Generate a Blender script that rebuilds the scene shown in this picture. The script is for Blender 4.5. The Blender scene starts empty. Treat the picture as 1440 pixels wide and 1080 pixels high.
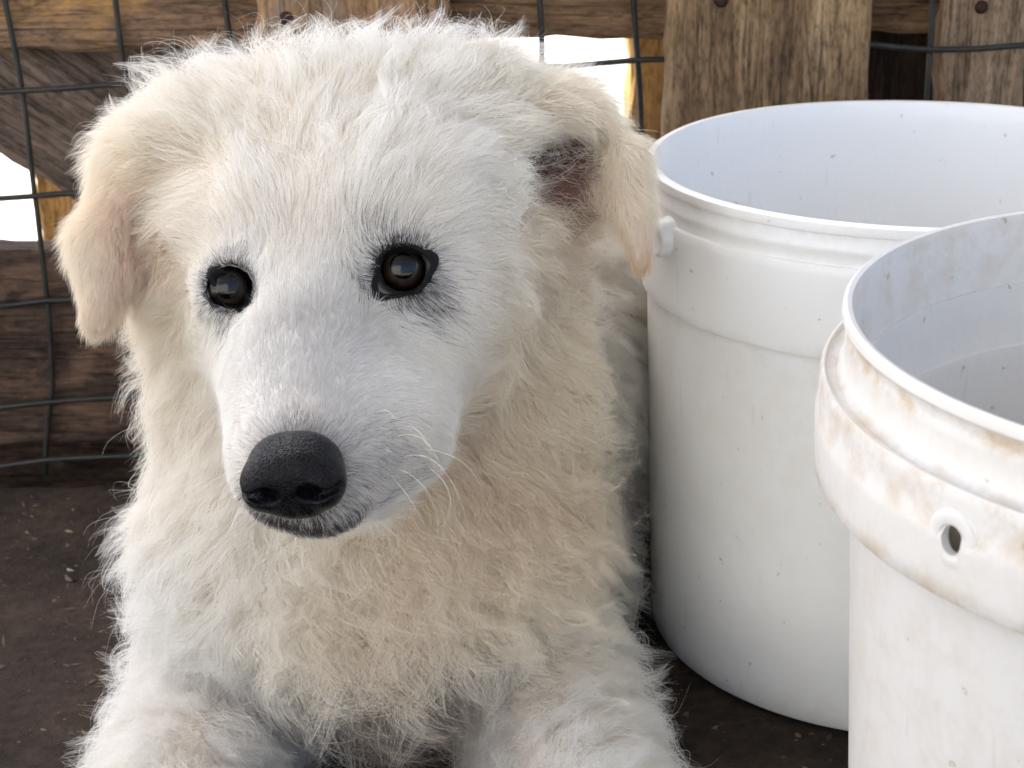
import bpy, bmesh, math, random
import numpy as np
from mathutils import Vector, Matrix, kdtree

random.seed(7)
rng = np.random.default_rng(7)
scene = bpy.context.scene
COL = scene.collection

# ------------------------------------------------------------------ camera
FPX, PITCH, ROLL, CAMH = 2500.0, math.radians(20.71), math.radians(-1.15), 0.4231
cr, sr = math.cos(ROLL), math.sin(ROLL)
FWD = np.array([0, math.cos(PITCH), -math.sin(PITCH)])
UP0 = np.array([0, math.sin(PITCH), math.cos(PITCH)])
RT0 = np.array([1.0, 0, 0])
RIGHT = RT0 * cr + UP0 * sr          # image x axis in the world
UP = UP0 * cr - RT0 * sr             # image y axis in the world
CAM = np.array([0, 0, CAMH])
cam_data = bpy.data.cameras.new("camera")
cam = bpy.data.objects.new("camera", cam_data)
COL.objects.link(cam)
cam.matrix_world = Matrix(((RIGHT[0], UP[0], -FWD[0], CAM[0]),
                           (RIGHT[1], UP[1], -FWD[1], CAM[1]),
                           (RIGHT[2], UP[2], -FWD[2], CAM[2]), (0, 0, 0, 1)))
cam_data.sensor_width = 36.0
cam_data.lens = 36.0 * FPX / 1440.0
cam_data.clip_start, cam_data.clip_end = 0.02, 500
cam_data.dof.use_dof = True
cam_data.dof.focus_distance = 0.645
cam_data.dof.aperture_fstop = 26
scene.camera = cam

# ------------------------------------------------------------------ sky, sun, exposure
SUN_TO = Vector((-0.36, 0.30, 0.88)).normalized()     # towards the sun
world = bpy.data.worlds.new("World")
scene.world = world
world.use_nodes = True
wn = world.node_tree.nodes
wl = world.node_tree.links
bg = wn["Background"]
sky = wn.new("ShaderNodeTexSky")
sky.sky_type = 'NISHITA'
sky.sun_disc = False
sky.sun_elevation = math.asin(SUN_TO.z)
sky.sun_rotation = math.atan2(SUN_TO.x, SUN_TO.y)
sky.air_density = 0.6
sky.dust_density = 5.0
sky.ozone_density = 1.6
wl.new(sky.outputs[0], bg.inputs[0])
bg.inputs[1].default_value = 0.15
sun_d = bpy.data.lights.new("sun", 'SUN')
sun_d.energy = 4.5
sun_d.angle = math.radians(0.53)
sun_d.color = (1.0, 0.985, 0.92)
sun = bpy.data.objects.new("sun", sun_d)
COL.objects.link(sun)
sun.location = (-1.5, 1.5, 4)
sun.rotation_euler = (-SUN_TO).to_track_quat('-Z', 'Y').to_euler()
vs = scene.view_settings
vs.view_transform = 'Standard'
vs.look = 'None'
vs.gamma = 1.0
vs.exposure = 2.24
scene.cycles.max_bounces = 14
scene.cycles.diffuse_bounces = 9
scene.cycles.glossy_bounces = 4
scene.cycles.transmission_bounces = 6
scene.cycles.transparent_max_bounces = 8
scene.cycles.use_denoising = True
scene.cycles.sample_clamp_indirect = 6
try:
    scene.cycles_curves.shape = 'RIBBONS'
    scene.cycles_curves.subdivisions = 2
except Exception:
    pass


# ------------------------------------------------------------------ helpers
def ray(px, py):
    d = FWD + RIGHT * ((px - 720) / FPX) - UP * ((py - 540) / FPX)
    return d                                   # unit depth along the axis


def P(px, py, D):
    return CAM + ray(px, py) * D


def PY(px, py, Y):
    d = ray(px, py)
    return CAM + d * (Y / d[1])


def tag(o, label=None, cat=None, group=None, kind=None):
    if label: o["label"] = label
    if cat: o["category"] = cat
    if group: o["group"] = group
    if kind: o["kind"] = kind
    return o


def link(name, data, parent=None, mat=None):
    o = bpy.data.objects.new(name, data)
    COL.objects.link(o)
    if mat is not None:
        data.materials.append(mat)
    if parent is not None:
        o.parent = parent
        o.matrix_parent_inverse = parent.matrix_world.inverted()
    return o


def mesh_obj(name, verts, faces, mat, parent=None, smooth=True):
    me = bpy.data.meshes.new(name)
    me.from_pydata([tuple(v) for v in verts], [], faces)
    me.update()
    if smooth:
        me.polygons.foreach_set("use_smooth", [True] * len(me.polygons))
    return link(name, me, parent, mat)


class NT:
    def __init__(self, name):
        self.m = bpy.data.materials.new(name)
        self.m.use_nodes = True
        self.t = self.m.node_tree
        self.n = self.t.nodes
        self.b = self.n["Principled BSDF"]

    def node(self, typ, **kw):
        x = self.n.new(typ)
        for k, v in kw.items():
            if k.startswith("i_"):
                key = k[2:]
                key = int(key) if key.isdigit() else key
                x.inputs[key].default_value = v
            else:
                setattr(x, k, v)
        return x

    def link(self, a, b):
        self.t.links.new(a, b)

    def ramp(self, fac, stops):
        r = self.n.new("ShaderNodeValToRGB")
        e = r.color_ramp.elements
        while len(e) < len(stops):
            e.new(0.5)
        for k, (p, c) in enumerate(stops):
            e[k].position = p
            e[k].color = (c[0], c[1], c[2], 1) if len(c) == 3 else c
        self.link(fac, r.inputs[0])
        return r.outputs[0]

    def mix(self, fac, a, b, mode='MIX'):
        x = self.n.new("ShaderNodeMix")
        x.data_type = 'RGBA'
        x.blend_type = mode
        for s, v in ((0, fac), (6, a), (7, b)):
            if hasattr(v, "is_linked"):
                self.link(v, x.inputs[s])
            elif isinstance(v, (int, float)):
                x.inputs[s].default_value = v
            else:
                x.inputs[s].default_value = (v[0], v[1], v[2], 1)
        return x.outputs[2]

    def noise(self, vec, scale, detail=4, rough=0.55, dist=0.0):
        x = self.node("ShaderNodeTexNoise")
        x.inputs["Scale"].default_value = scale
        x.inputs["Detail"].default_value = detail
        x.inputs["Roughness"].default_value = rough
        x.inputs["Distortion"].default_value = dist
        if vec is not None:
            self.link(vec, x.inputs["Vector"])
        return x.outputs["Fac"]

    def mapping(self, vec, scale=(1, 1, 1), rot=(0, 0, 0), loc=(0, 0, 0)):
        x = self.node("ShaderNodeMapping")
        x.inputs["Scale"].default_value = scale
        x.inputs["Rotation"].default_value = rot
        x.inputs["Location"].default_value = loc
        self.link(vec, x.inputs["Vector"])
        return x.outputs[0]

    def bump(self, h, strength=0.5, dist=0.001, prev=None):
        x = self.node("ShaderNodeBump")
        x.inputs["Strength"].default_value = strength
        x.inputs["Distance"].default_value = dist
        self.link(h, x.inputs["Height"])
        if prev is not None:
            self.link(prev, x.inputs["Normal"])
        return x.outputs[0]

    def objcoord(self):
        return self.node("ShaderNodeTexCoord").outputs["Object"]


def simple_mat(name, col, rough=0.5, spec=0.5, metallic=0.0, coat=0.0):
    k = NT(name)
    k.b.inputs["Base Color"].default_value = (*col, 1)
    k.b.inputs["Roughness"].default_value = rough
    k.b.inputs["Specular IOR Level"].default_value = spec
    k.b.inputs["Metallic"].default_value = metallic
    k.b.inputs["Coat Weight"].default_value = coat
    return k.m


def wood_mat(name, base, light, dark, seed, patch=None, rough=0.85, contrast=1.0, gs=1.0):
    """weathered timber, grain along local X"""
    k = NT(name)
    oc = k.objcoord()
    off = (seed * 1.37, seed * 0.71, seed * 2.13)
    fine = k.noise(k.mapping(oc, (16 * gs, 300 * gs, 300 * gs), loc=off), 1.0, 8, 0.75, 0.4)
    pit = k.noise(k.mapping(oc, (140, 420, 420), loc=off), 1.0, 4, 0.7)
    broad = k.noise(k.mapping(oc, (5 * gs, 45 * gs, 45 * gs), loc=off), 1.0, 5, 0.6, 0.35)
    blot = k.noise(k.mapping(oc, (18, 40, 40), loc=off), 1.0, 6, 0.7, 0.4)
    c = k.ramp(broad, [(0.30, dark), (0.5, base), (0.72, light)])
    f2 = k.ramp(fine, [(0.33, (0.16, 0.145, 0.135)), (0.47, (0.8, 0.79, 0.78)), (0.66, (1.35, 1.33, 1.3))])
    c = k.mix(0.9 * contrast, c, f2, 'MULTIPLY')
    c = k.mix(0.7, c, k.ramp(pit, [(0.36, (0.35, 0.33, 0.31)), (0.5, (1, 1, 1)), (0.68, (1.3, 1.27, 1.22))]), 'MULTIPLY')
    if patch:
        pf = k.ramp(blot, [(0.50, (0, 0, 0)), (0.64, (1, 1, 1))])
        c = k.mix(pf, c, k.mix(0.75, patch, f2, 'MULTIPLY'))
    # hairline cracks following the grain
    crack = k.noise(k.mapping(oc, (3.2 * gs, 70 * gs, 70 * gs), loc=(off[2], off[0], off[1])), 1.0, 3, 0.5, 0.3)
    ck = k.ramp(crack, [(0.485, (1, 1, 1)), (0.5, (0.1, 0.09, 0.08)), (0.515, (1, 1, 1))])
    c = k.mix(0.55, c, ck, 'MULTIPLY')
    k.link(c, k.b.inputs["Base Color"])
    k.b.inputs["Roughness"].default_value = rough
    k.b.inputs["Specular IOR Level"].default_value = 0.25
    n1 = k.bump(fine, 0.8, 0.002)
    n1 = k.bump(pit, 0.5, 0.0008, n1)
    n2 = k.bump(ck, 0.5, 0.002, n1)
    k.link(n2, k.b.inputs["Normal"])
    return k.m


# ------------------------------------------------------------------ the setting: ground, pen floor, roof, side wall
def ground_material(name, a, b, c, flecks, rough=0.95):
    k = NT(name)
    oc = k.objcoord()
    n1 = k.noise(oc, 14, 8, 0.65)
    n2 = k.noise(oc, 120, 6, 0.7)
    n3 = k.noise(oc, 420, 4, 0.7)
    col = k.ramp(n1, [(0.32, a), (0.52, b), (0.72, c)])
    g = k.ramp(n2, [(0.3, (0.45, 0.43, 0.42)), (0.55, (1, 1, 1)), (0.75, (1.5, 1.42, 1.35))])
    col = k.mix(0.85, col, g, 'MULTIPLY')
    fl = k.ramp(n3, [(0.70, (0, 0, 0)), (0.78, (1, 1, 1))])
    col = k.mix(fl, col, flecks)
    k.link(col, k.b.inputs["Base Color"])
    k.b.inputs["Roughness"].default_value = rough
    k.b.inputs["Specular IOR Level"].default_value = 0.2
    nb = k.bump(n2, 0.9, 0.004)
    nb = k.bump(n3, 0.6, 0.0012, nb)
    k.link(nb, k.b.inputs["Normal"])
    return k.m


M_yard = ground_material("pale_yard_ground", (0.36, 0.33, 0.29), (0.46, 0.43, 0.38), (0.55, 0.52, 0.48), (0.6, 0.58, 0.54))
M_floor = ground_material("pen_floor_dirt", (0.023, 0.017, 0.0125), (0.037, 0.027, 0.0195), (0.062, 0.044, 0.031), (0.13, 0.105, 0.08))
S = 150.0
g = mesh_obj("ground", [(-S, -S, -0.08), (S, -S, -0.08), (S, S, -0.08), (-S, S, -0.08)], [(0, 1, 2, 3)], M_yard)
tag(g, kind="structure")


def hnoise(x, y, s):
    return (np.sin(x * 1.7 * s + 1.3) * np.cos(y * 2.1 * s + 0.4) + 0.5 * np.sin(x * 4.3 * s + y * 3.1 * s) +
            0.35 * np.cos(x * 7.9 * s - y * 6.7 * s + 2.0)) / 1.85


def floor_mesh():
    xs = np.concatenate([[-1.6, -1.0], np.linspace(-0.5, 0.5, 160), [1.0, 1.8]])
    ys = np.concatenate([[-1.0, 0.0], np.linspace(0.4, 0.964, 110), [0.9675, 0.969, 0.9695]])
    X, Y = np.meshgrid(xs, ys, indexing='ij')
    Z = 0.0012 * hnoise(X, Y, 30) + 0.0007 * hnoise(X + 3, Y, 95) - 0.0012
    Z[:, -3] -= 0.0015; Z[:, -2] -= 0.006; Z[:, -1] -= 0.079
    nx, ny = X.shape
    v = np.stack([X, Y, Z], 2).reshape(-1, 3)
    f = [(i * ny + j, (i + 1) * ny + j, (i + 1) * ny + j + 1, i * ny + j + 1) for i in range(nx - 1) for j in range(ny - 1)]
    return v, f


fv, ff = floor_mesh()
fl = mesh_obj("pen_floor", fv, ff, M_floor)
tag(fl, kind="structure")
so = mesh_obj("added_soil_strip", [(-1.6, 0.9697, -0.074), (1.8, 0.9697, -0.074), (1.8, 1.09, -0.074), (-1.6, 1.09, -0.074)], [(0, 1, 2, 3)], M_floor)  # dark earth strip added so the gap under the fence looks black
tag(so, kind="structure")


def box_obj(name, lo, hi, mat, parent=None):
    (x0, y0, z0), (x1, y1, z1) = lo, hi
    v = [(x0, y0, z0), (x1, y0, z0), (x1, y1, z0), (x0, y1, z0), (x0, y0, z1), (x1, y0, z1), (x1, y1, z1), (x0, y1, z1)]
    f = [(3, 2, 1, 0), (4, 5, 6, 7), (0, 1, 5, 4), (1, 2, 6, 5), (2, 3, 7, 6), (3, 0, 4, 7)]
    return mesh_obj(name, v, f, mat, parent, smooth=False)


M_roof = simple_mat("roof_underside_white", (0.42, 0.43, 0.42), 0.7)
roof = box_obj("roof", (-1.1, -0.55, 1.36), (1.9, 1.47, 1.40), M_roof)
tag(roof, "flat sheet roof that shades the pen", "roof", kind="structure")
M_house = simple_mat("pale_render", (0.64, 0.65, 0.63), 0.9, 0.1)
hs = box_obj("house_wall", (-7.5, -3.3, -0.01), (-0.4, -3.1, 2.5), M_house)
tag(hs, "sunlit pale rendered house wall across the yard", "wall", kind="structure")

# ------------------------------------------------------------------ wooden fence behind the dog
YF = 1.0


def empty(name, loc=(0, 0, 0)):
    o = bpy.data.objects.new(name, None)
    COL.objects.link(o)
    o.location = loc
    o.empty_display_size = 0.05
    bpy.context.view_layer.update()
    return o


def board(name, a, b, width, thick, mat, parent, yfront, wob=0.0012, seed=0):
    """timber from point a to point b (x, z) on the fence plane; front face at yfront"""
    a = np.array(a, float); b = np.array(b, float)
    L = np.linalg.norm(b - a)
    ang = math.atan2(b[1] - a[1], b[0] - a[0])
    nl, nw = max(8, int(L / 0.012)), 6
    r = np.random.default_rng(seed + 11)
    ph = r.uniform(0, 6, 8)
    verts, faces = [], []
    # cross-section ring: rounded rectangle
    c = min(0.0025, thick * 0.2)
    ring = [(-width / 2 + c, 0), (-width / 4, 0), (0, 0), (width / 4, 0), (width / 2 - c, 0), (width / 2, c), (width / 2, thick - c), (width / 2 - c, thick),
            (-width / 2 + c, thick), (-width / 2, thick - c), (-width / 2, c)]
    nr = len(ring)
    for i in range(nl + 1):
        x = -L / 2 + L * i / nl
        for (w, t) in ring:
            e = wob * (math.sin(x * 60 + ph[0]) + 0.7 * math.sin(x * 143 + ph[1]) + 0.5 * r.normal())
            e2 = wob * 0.5 * (math.sin(x * 35 + ph[2] + w * 40) + 0.6 * r.normal())
            ww = w + (e if abs(w) > width * 0.4 else 0) * (1 if w > 0 else -0.8)
            verts.append((x, t + e2 * 0.6, ww))
    for i in range(nl):
        for j in range(nr):
            j2 = (j + 1) % nr
            faces.append((i * nr + j, i * nr + j2, (i + 1) * nr + j2, (i + 1) * nr + j))
    faces.append(tuple(range(nr)))
    faces.append(tuple(reversed(range(nl * nr, nl * nr + nr))))
    faces = [tuple(reversed(f)) for f in faces]
    me = bpy.data.meshes.new(name)
    me.from_pydata(verts, [], faces)
    me.update()
    o = link(name, me, parent, mat)
    mid = (a + b) / 2
    o.location = (mid[0], yfront, mid[1])
    o.rotation_euler = (0, -ang, 0)
    return o


def XZ(px, py, Y):
    p = PY(px, py, Y)
    return p[0], p[2]


fence = empty("wooden_fence", (0, YF, 0))
tag(fence, "weathered brown plank fence with gaps standing behind the white puppy", "fence")
Wd = {
    'tl': wood_mat("wood_orange_grey", (0.22, 0.14, 0.085), (0.32, 0.21, 0.13), (0.11, 0.07, 0.045), 1, patch=(0.42, 0.24, 0.09)),
    'diag': wood_mat("wood_brace_grey", (0.165, 0.125, 0.098), (0.23, 0.18, 0.145), (0.085, 0.062, 0.048), 2),
    'low': wood_mat("wood_dark_brown", (0.062, 0.040, 0.029), (0.10, 0.066, 0.046), (0.026, 0.018, 0.013), 3, patch=(0.16, 0.10, 0.064)),
    'midv': wood_mat("wood_orange", (0.30, 0.18, 0.09), (0.40, 0.27, 0.16), (0.15, 0.09, 0.05), 4, patch=(0.24, 0.18, 0.13)),
    'tr': wood_mat("wood_brown_rail", (0.19, 0.115, 0.06), (0.27, 0.175, 0.10), (0.085, 0.05, 0.028), 5, patch=(0.22, 0.135, 0.075)),
    'bigv': wood_mat("wood_rough_upright", (0.24, 0.16, 0.085), (0.37, 0.265, 0.16), (0.11, 0.07, 0.038), 6, contrast=1.0, gs=1.2),
    'rv': wood_mat("wood_edge_upright", (0.25, 0.175, 0.11), (0.38, 0.29, 0.2), (0.13, 0.09, 0.055), 7),
    'yel': wood_mat("wood_fresh_yellow", (0.42, 0.25, 0.085), (0.52, 0.33, 0.13), (0.30, 0.165, 0.05), 8, contrast=0.5),
}
# horizontal rail top left
x0, zb = XZ(-1100, 76 + 1100 * 7 / 572, YF); x1, zb2 = XZ(372, 69, YF)
wd = 0.085
board("board", (x0, zb + wd / 2), (x1, zb2 + wd / 2), wd, 0.022, Wd['tl'], fence, YF, seed=1)
# rail top middle-right
x0, zb = XZ(600, 56, YF); x1, zb2 = XZ(1000, 56, YF)
board("board", (x0, zb + wd / 2), (x1, zb2 + wd / 2), wd, 0.022, Wd['tr'], fence, YF + 0.003, seed=2)
# rail top right
x0, zb = XZ(1150, 47, YF + 0.03); x1, zb2 = XZ(2300, 47, YF + 0.03)
board("board", (x0, zb + wd / 2), (x1, zb2 + wd / 2), wd, 0.022, Wd['tr'], fence, YF + 0.03, seed=3)
# diagonal brace behind the left rail
a = np.array(XZ(-60, 178, YF + 0.026)); b = np.array(XZ(430, 490, YF + 0.026))
d = (b - a) / np.linalg.norm(b - a); nrm = np.array([-d[1], d[0]])
w = 0.15
a2 = a - d * 0.12 + nrm * w / 2; b2 = b + nrm * w / 2
board("brace", tuple(a2), tuple(b2), w, 0.022, Wd['diag'], fence, YF + 0.026, seed=4)
# low wide rail
x0, zt = XZ(-1100, 360, YF)[0], XZ(-100, 360, YF)[1]; x1, zt2 = XZ(620, 352, YF)
z_bot = XZ(60, 633, YF)[1]
wl_ = zt - z_bot
board("board", (x0, z_bot + wl_ / 2), (x1, z_bot + wl_ / 2 + 0.004), wl_, 0.024, Wd['low'], fence, YF, seed=5)
x0 = XZ(560, 352, YF)[0]
board("board", (x0, z_bot + wl_ / 2), (x0 + 0.95, z_bot + wl_ / 2), wl_, 0.024, Wd['low'], fence, YF + 0.002, seed=15)
# beam added behind the boards, blocking daylight so the gap below stays dark
board("gap_blocker_beam", (-0.95, -0.012), (0.95, -0.012), 0.136, 0.04, Wd['low'], fence, YF + 0.045, seed=6)


def vboard(px0, px1, pyref, yf, ztop, zbot, mat, seed, thick=0.022, wob=0.0012, name="board"):
    xa = XZ(px0, pyref, yf)[0]; xb = XZ(px1, pyref, yf)[0]
    xm = (xa + xb) / 2
    return board(name, (xm, zbot), (xm, ztop), xb - xa, thick, mat, fence, yf, wob, seed)


b_mid = vboard(357, 636, 20, YF - 0.03, 0.42, 0.02, Wd['midv'], 21)
b_big = vboard(938, 1225, 70, YF - 0.03, 0.42, 0.02, Wd['bigv'], 22, wob=0.0007)
vboard(1690, 1960, 70, YF + 0.004, 0.42, 0.02, Wd['bigv'], 27)
b_rt = vboard(1325, 1610, 70, YF + 0.004, 0.42, 0.02, Wd['rv'], 23)
# near-black timber added behind the right-hand gap, standing in for its shade
board("post", (XZ(1265, 70, YF + 0.1)[0], 0.0), (XZ(1265, 70, YF + 0.1)[0], 0.46), 0.11, 0.05,
      wood_mat("wood_gap_dark_fill", (0.03, 0.02, 0.015), (0.045, 0.03, 0.02), (0.015, 0.01, 0.008), 12), fence, YF + 0.06, seed=24)

M_nail = simple_mat("rusty_nail", (0.035, 0.018, 0.012), 0.6, 0.4, 0.6)


def nail(px, py, Y, parent, r=0.0042):
    p = PY(px, py, Y)
    v, f = [(0, -0.0016, 0)], []
    n = 14
    for k, (rr, yy) in enumerate(((0.6, -0.0013), (1.0, 0.0002), (1.0, 0.002))):
        for i in range(n):
            t = 2 * math.pi * i / n
            v.append((r * rr * math.cos(t), yy, r * rr * math.sin(t)))
    for i in range(n):
        j = (i + 1) % n
        f.append((0, 1 + j, 1 + i))
        for k in range(2):
            f.append((1 + k * n + i, 1 + k * n + j, 1 + (k + 1) * n + j, 1 + (k + 1) * n + i))
    me = bpy.data.meshes.new("nail")
    me.from_pydata(v, [], f)
    me.update()
    o = bpy.data.objects.new("nail", me)
    me.materials.append(M_nail)
    COL.objects.link(o)
    bpy.context.view_layer.update()
    o.matrix_world = Matrix.Translation(Vector(p))
    o.parent = parent
    o.matrix_parent_inverse = parent.matrix_world.inverted()
    o.matrix_basis = Matrix.Translation(Vector(p))
    return o


bpy.context.view_layer.update()
nail(403, 26, YF - 0.0302, b_mid)
nail(1014, 0, YF - 0.0302, b_big)
nail(1380, 10, YF + 0.0038, b_rt)

# fresh yellow posts standing in the sun beyond the fence


def yellow_post(px0, px1, py, Y, label):
    xa = XZ(px0, py, Y)[0]; xb = XZ(px1, py, Y)[0]
    o = board("timber_post", (0, -0.27), (0, 0.27), xb - xa, 0.045, Wd['yel'], None, 0, seed=int(px0))
    o.location = ((xa + xb) / 2, Y, 0.19)
    o.rotation_euler = (0, -math.pi / 2, 0)
    return tag(o, label, "post")


yellow_post(52, 190, 300, 1.16, "sunlit yellow timber post behind the gap beside the diagonal brace")
yellow_post(884, 990, 130, 1.13, "sunlit yellow timber post behind the rough upright board next to the bucket")

# welded wire mesh
M_wire = NT("dull_green_wire")
oc = M_wire.objcoord()
wc = M_wire.ramp(M_wire.noise(oc, 60, 4), [(0.35, (0.011, 0.012, 0.010)), (0.6, (0.024, 0.025, 0.021)), (0.75, (0.05, 0.036, 0.025))])
M_wire.link(wc, M_wire.b.inputs["Base Color"])
M_wire.b.inputs["Roughness"].default_value = 0.55
M_wire.b.inputs["Metallic"].default_value = 0.3
M_wire = M_wire.m


def tube(name, pts, radii, mat, parent=None, sides=8, cap=True):
    pts = [np.array(p, float) for p in pts]
    n = len(pts)
    if np.isscalar(radii): radii = [radii] * n
    v, f = [], []
    ref = np.array([0.13, 0.9, 0.37])
    for i in range(n):
        t = pts[min(i + 1, n - 1)] - pts[max(i - 1, 0)]
        t /= np.linalg.norm(t)
        a = np.cross(t, ref); a /= np.linalg.norm(a)
        b = np.cross(t, a)
        for k in range(sides):
            th = 2 * math.pi * k / sides
            v.append(pts[i] + radii[i] * (math.cos(th) * a + math.sin(th) * b))
    for i in range(n - 1):
        for k in range(sides):
            k2 = (k + 1) % sides
            f.append((i * sides + k, i * sides + k2, (i + 1) * sides + k2, (i + 1) * sides + k))
    if cap:
        f.append(tuple(reversed(range(sides))))
        f.append(tuple(range((n - 1) * sides, n * sides)))
    return mesh_obj(name, v, f, mat, parent)


def smooth_line(ctrl, n):
    ctrl = np.array(ctrl, float)
    t = np.zeros(len(ctrl))
    t[1:] = np.cumsum(np.linalg.norm(np.diff(ctrl, axis=0), axis=1))
    s = np.linspace(0, t[-1], n)
    return np.stack([np.interp(s, t, ctrl[:, k]) for k in range(3)], 1)


YW = 0.9945
wire = empty("wire_mesh", (0, YW, 0))
tag(wire, "dull green welded wire mesh fixed along the plank fence", "wire mesh")
WR = 0.0017
vw = [  # pixel tracks of the upright wires
    [(-152, 0), (-120, 300), (-85, 600), (-80, 660)],
    [(8, 0), (30, 140), (55, 300), (66, 430), (75, 545), (66, 625), (64, 668)],
    [(163, 0), (180, 125), (200, 300), (215, 500), (222, 668)],
    [(316, 0), (324, 75), (340, 300), (352, 660)],
    [(475, 0), (482, 300), (490, 660)],
    [(618, 0), (622, 300), (628, 660)],
    [(757, 0), (760, 60), (764, 300), (768, 660)],
    [(893, 0), (897, 100), (901, 215), (905, 660)],
    [(1032, 0), (1036, 300), (1038, 660)],
    [(1170, 0), (1168, 300), (1166, 660)],
    [(1310, 0), (1304, 120), (1290, 660)],
    [(1450, 0), (1440, 300), (1425, 660)],
    [(1590, 0), (1580, 300), (1560, 660)],
]
for x_ in (-300, -447, -594, -741, -888):
    vw.append([(x_, 0), (x_ + 40, 300), (x_ + 72, 665)])
for x_ in (1730, 1870, 2010, 2150):
    vw.append([(x_, 0), (x_ - 14, 300), (x_ - 36, 660)])
for tr in vw:
    pts = [PY(x, y, YW) for x, y in tr]
    top = pts[0] + (pts[0] - pts[1]) / np.linalg.norm(pts[0] - pts[1]) * 0.09
    line = smooth_line([top] + pts, 46)
    line[:, 0] += 0.0009 * np.sin(np.linspace(0, 17, 46) + tr[0][0])
    line[:, 1] += 0.001 * np.sin(np.linspace(0, 11, 46) + tr[0][0] * 2)
    tube("wire", line, WR, M_wire, wire)
hw = [
    [(-1000, -14), (-260, -28), (300, -30), (800, -25), (1250, -30), (1700, -28), (2200, -36)],
    [(-1000, 154), (-260, 140), (0, 130), (90, 126), (180, 117), (330, 112), (560, 104), (800, 94), (895, 83), (935, 82), (1225, 62), (1305, 69), (1370, 70), (1440, 65), (1700, 60), (2200, 52)],
    [(-1000, 304), (-260, 290), (0, 279), (48, 277), (100, 273), (300, 268), (900, 240), (1300, 225), (1700, 220), (2200, 212)],
    [(-1000, 454), (-260, 440), (0, 431), (65, 424), (190, 422), (600, 405), (1700, 380), (2200, 372)],
    [(-1000, 599), (-260, 585), (0, 573), (66, 567), (180, 558), (600, 545), (1700, 520), (2200, 512)],
    [(-1000, 679), (-260, 665), (0, 656), (66, 648), (180, 641), (600, 632), (1700, 610), (2200, 602)],
]
for tr in hw:
    pts = [PY(x, y, YW - 0.0036) for x, y in tr]
    line = smooth_line(pts, 130)
    line[:, 2] += 0.0006 * np.sin(np.linspace(0, 60, 130))
    tube("wire", line, WR, M_wire, wire)

# ------------------------------------------------------------------ buckets


def plastic_mat(name, base, stain, amount, seed, fleck=0.5):
    k = NT(name)
    oc = k.objcoord()
    off = (seed * 3.1, seed * 1.7, seed * 0.9)
    mp = k.mapping(oc, (1, 1, 1), loc=off)
    big = k.noise(mp, 14, 6, 0.65)
    mid = k.noise(k.mapping(oc, (1, 1, 0.6), loc=off), 85, 8, 0.75)
    sm = k.noise(mp, 150, 4, 0.6)
    f1 = k.ramp(mid, [(0.55 - 0.08 * amount, (0, 0, 0)), (0.76, (1, 1, 1))])
    f2 = k.ramp(big, [(0.40, (0, 0, 0)), (0.62, (1, 1, 1))])
    mm = k.node("ShaderNodeMath", operation='MULTIPLY')
    k.link(f1, mm.inputs[0]); k.link(f2, mm.inputs[1])
    am = k.node("ShaderNodeMath", operation='MULTIPLY')
    k.link(mm.outputs[0], am.inputs[0]); am.inputs[1].default_value = min(1.0, 0.85 * amount)
    c = k.mix(am.outputs[0], base, stain)
    fk = k.ramp(sm, [(0.69, (0, 0, 0)), (0.715, (1, 1, 1))])
    fm = k.node("ShaderNodeMath", operation='MULTIPLY')
    k.link(fk, fm.inputs[0]); fm.inputs[1].default_value = fleck
    c = k.mix(fm.outputs[0], c, (0.22, 0.16, 0.10))
    scr = k.noise(k.mapping(oc, (1, 1, 0.12), rot=(0.3, 0.5, 0), loc=off), 260, 3, 0.5)
    sf = k.ramp(scr, [(0.68, (1, 1, 1)), (0.72, (0.88, 0.87, 0.85))])
    c = k.mix(0.6, c, sf, 'MULTIPLY')
    # grime carried by the mesh (seams and corners that hold dirt)
    at = k.node("ShaderNodeAttribute", attribute_name="grime")
    gm = k.node("ShaderNodeMath", operation='MULTIPLY')
    gn = k.ramp(k.noise(mp, 75, 6, 0.7), [(0.43, (0, 0, 0)), (0.62, (1, 1, 1))])
    k.link(gn, gm.inputs[0]); k.link(at.outputs["Fac"], gm.inputs[1])
    c = k.mix(gm.outputs[0], c, stain)
    k.link(c, k.b.inputs["Base Color"])
    rr = k.ramp(mid, [(0.3, (0.32, 0.32, 0.32)), (0.7, (0.5, 0.5, 0.5))])
    k.link(rr, k.b.inputs["Roughness"])
    k.b.inputs["Specular IOR Level"].default_value = 0.4
    nb = k.bump(big, 0.12, 0.004)
    nb = k.bump(scr, 0.15, 0.0005, nb)
    k.link(nb, k.b.inputs["Normal"])
    return k.m


def lathe(name, prof, mat, parent, n=160, grime=None, wob=0.0):
    """prof: list of (r, z); closed strip revolved about Z"""
    v, f, gr = [], [], []
    m = len(prof)
    for i in range(n):
        t = 2 * math.pi * i / n
        for k, (r, z) in enumerate(prof):
            rr = r * (1 + wob * math.sin(2 * t + 0.6)) if r > 0.01 else r
            zz = z + wob * 0.12 * math.sin(3 * t + 1.0) * (z > 0.05)
            v.append((rr * math.cos(t), rr * math.sin(t), zz))
            gr.append(grime[k] if grime else 0.0)
    for i in range(n):
        i2 = (i + 1) % n
        for k in range(m - 1):
            f.append((i * m + k, i2 * m + k, i2 * m + k + 1, i * m + k + 1))
    o = mesh_obj(name, v, f, mat, parent)
    o.data.attributes.new("grime", 'FLOAT', 'POINT').data.foreach_set("value", gr)
    try:
        o.data.set_sharp_from_angle(angle=math.radians(38))
    except Exception:
        pass
    return o


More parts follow.
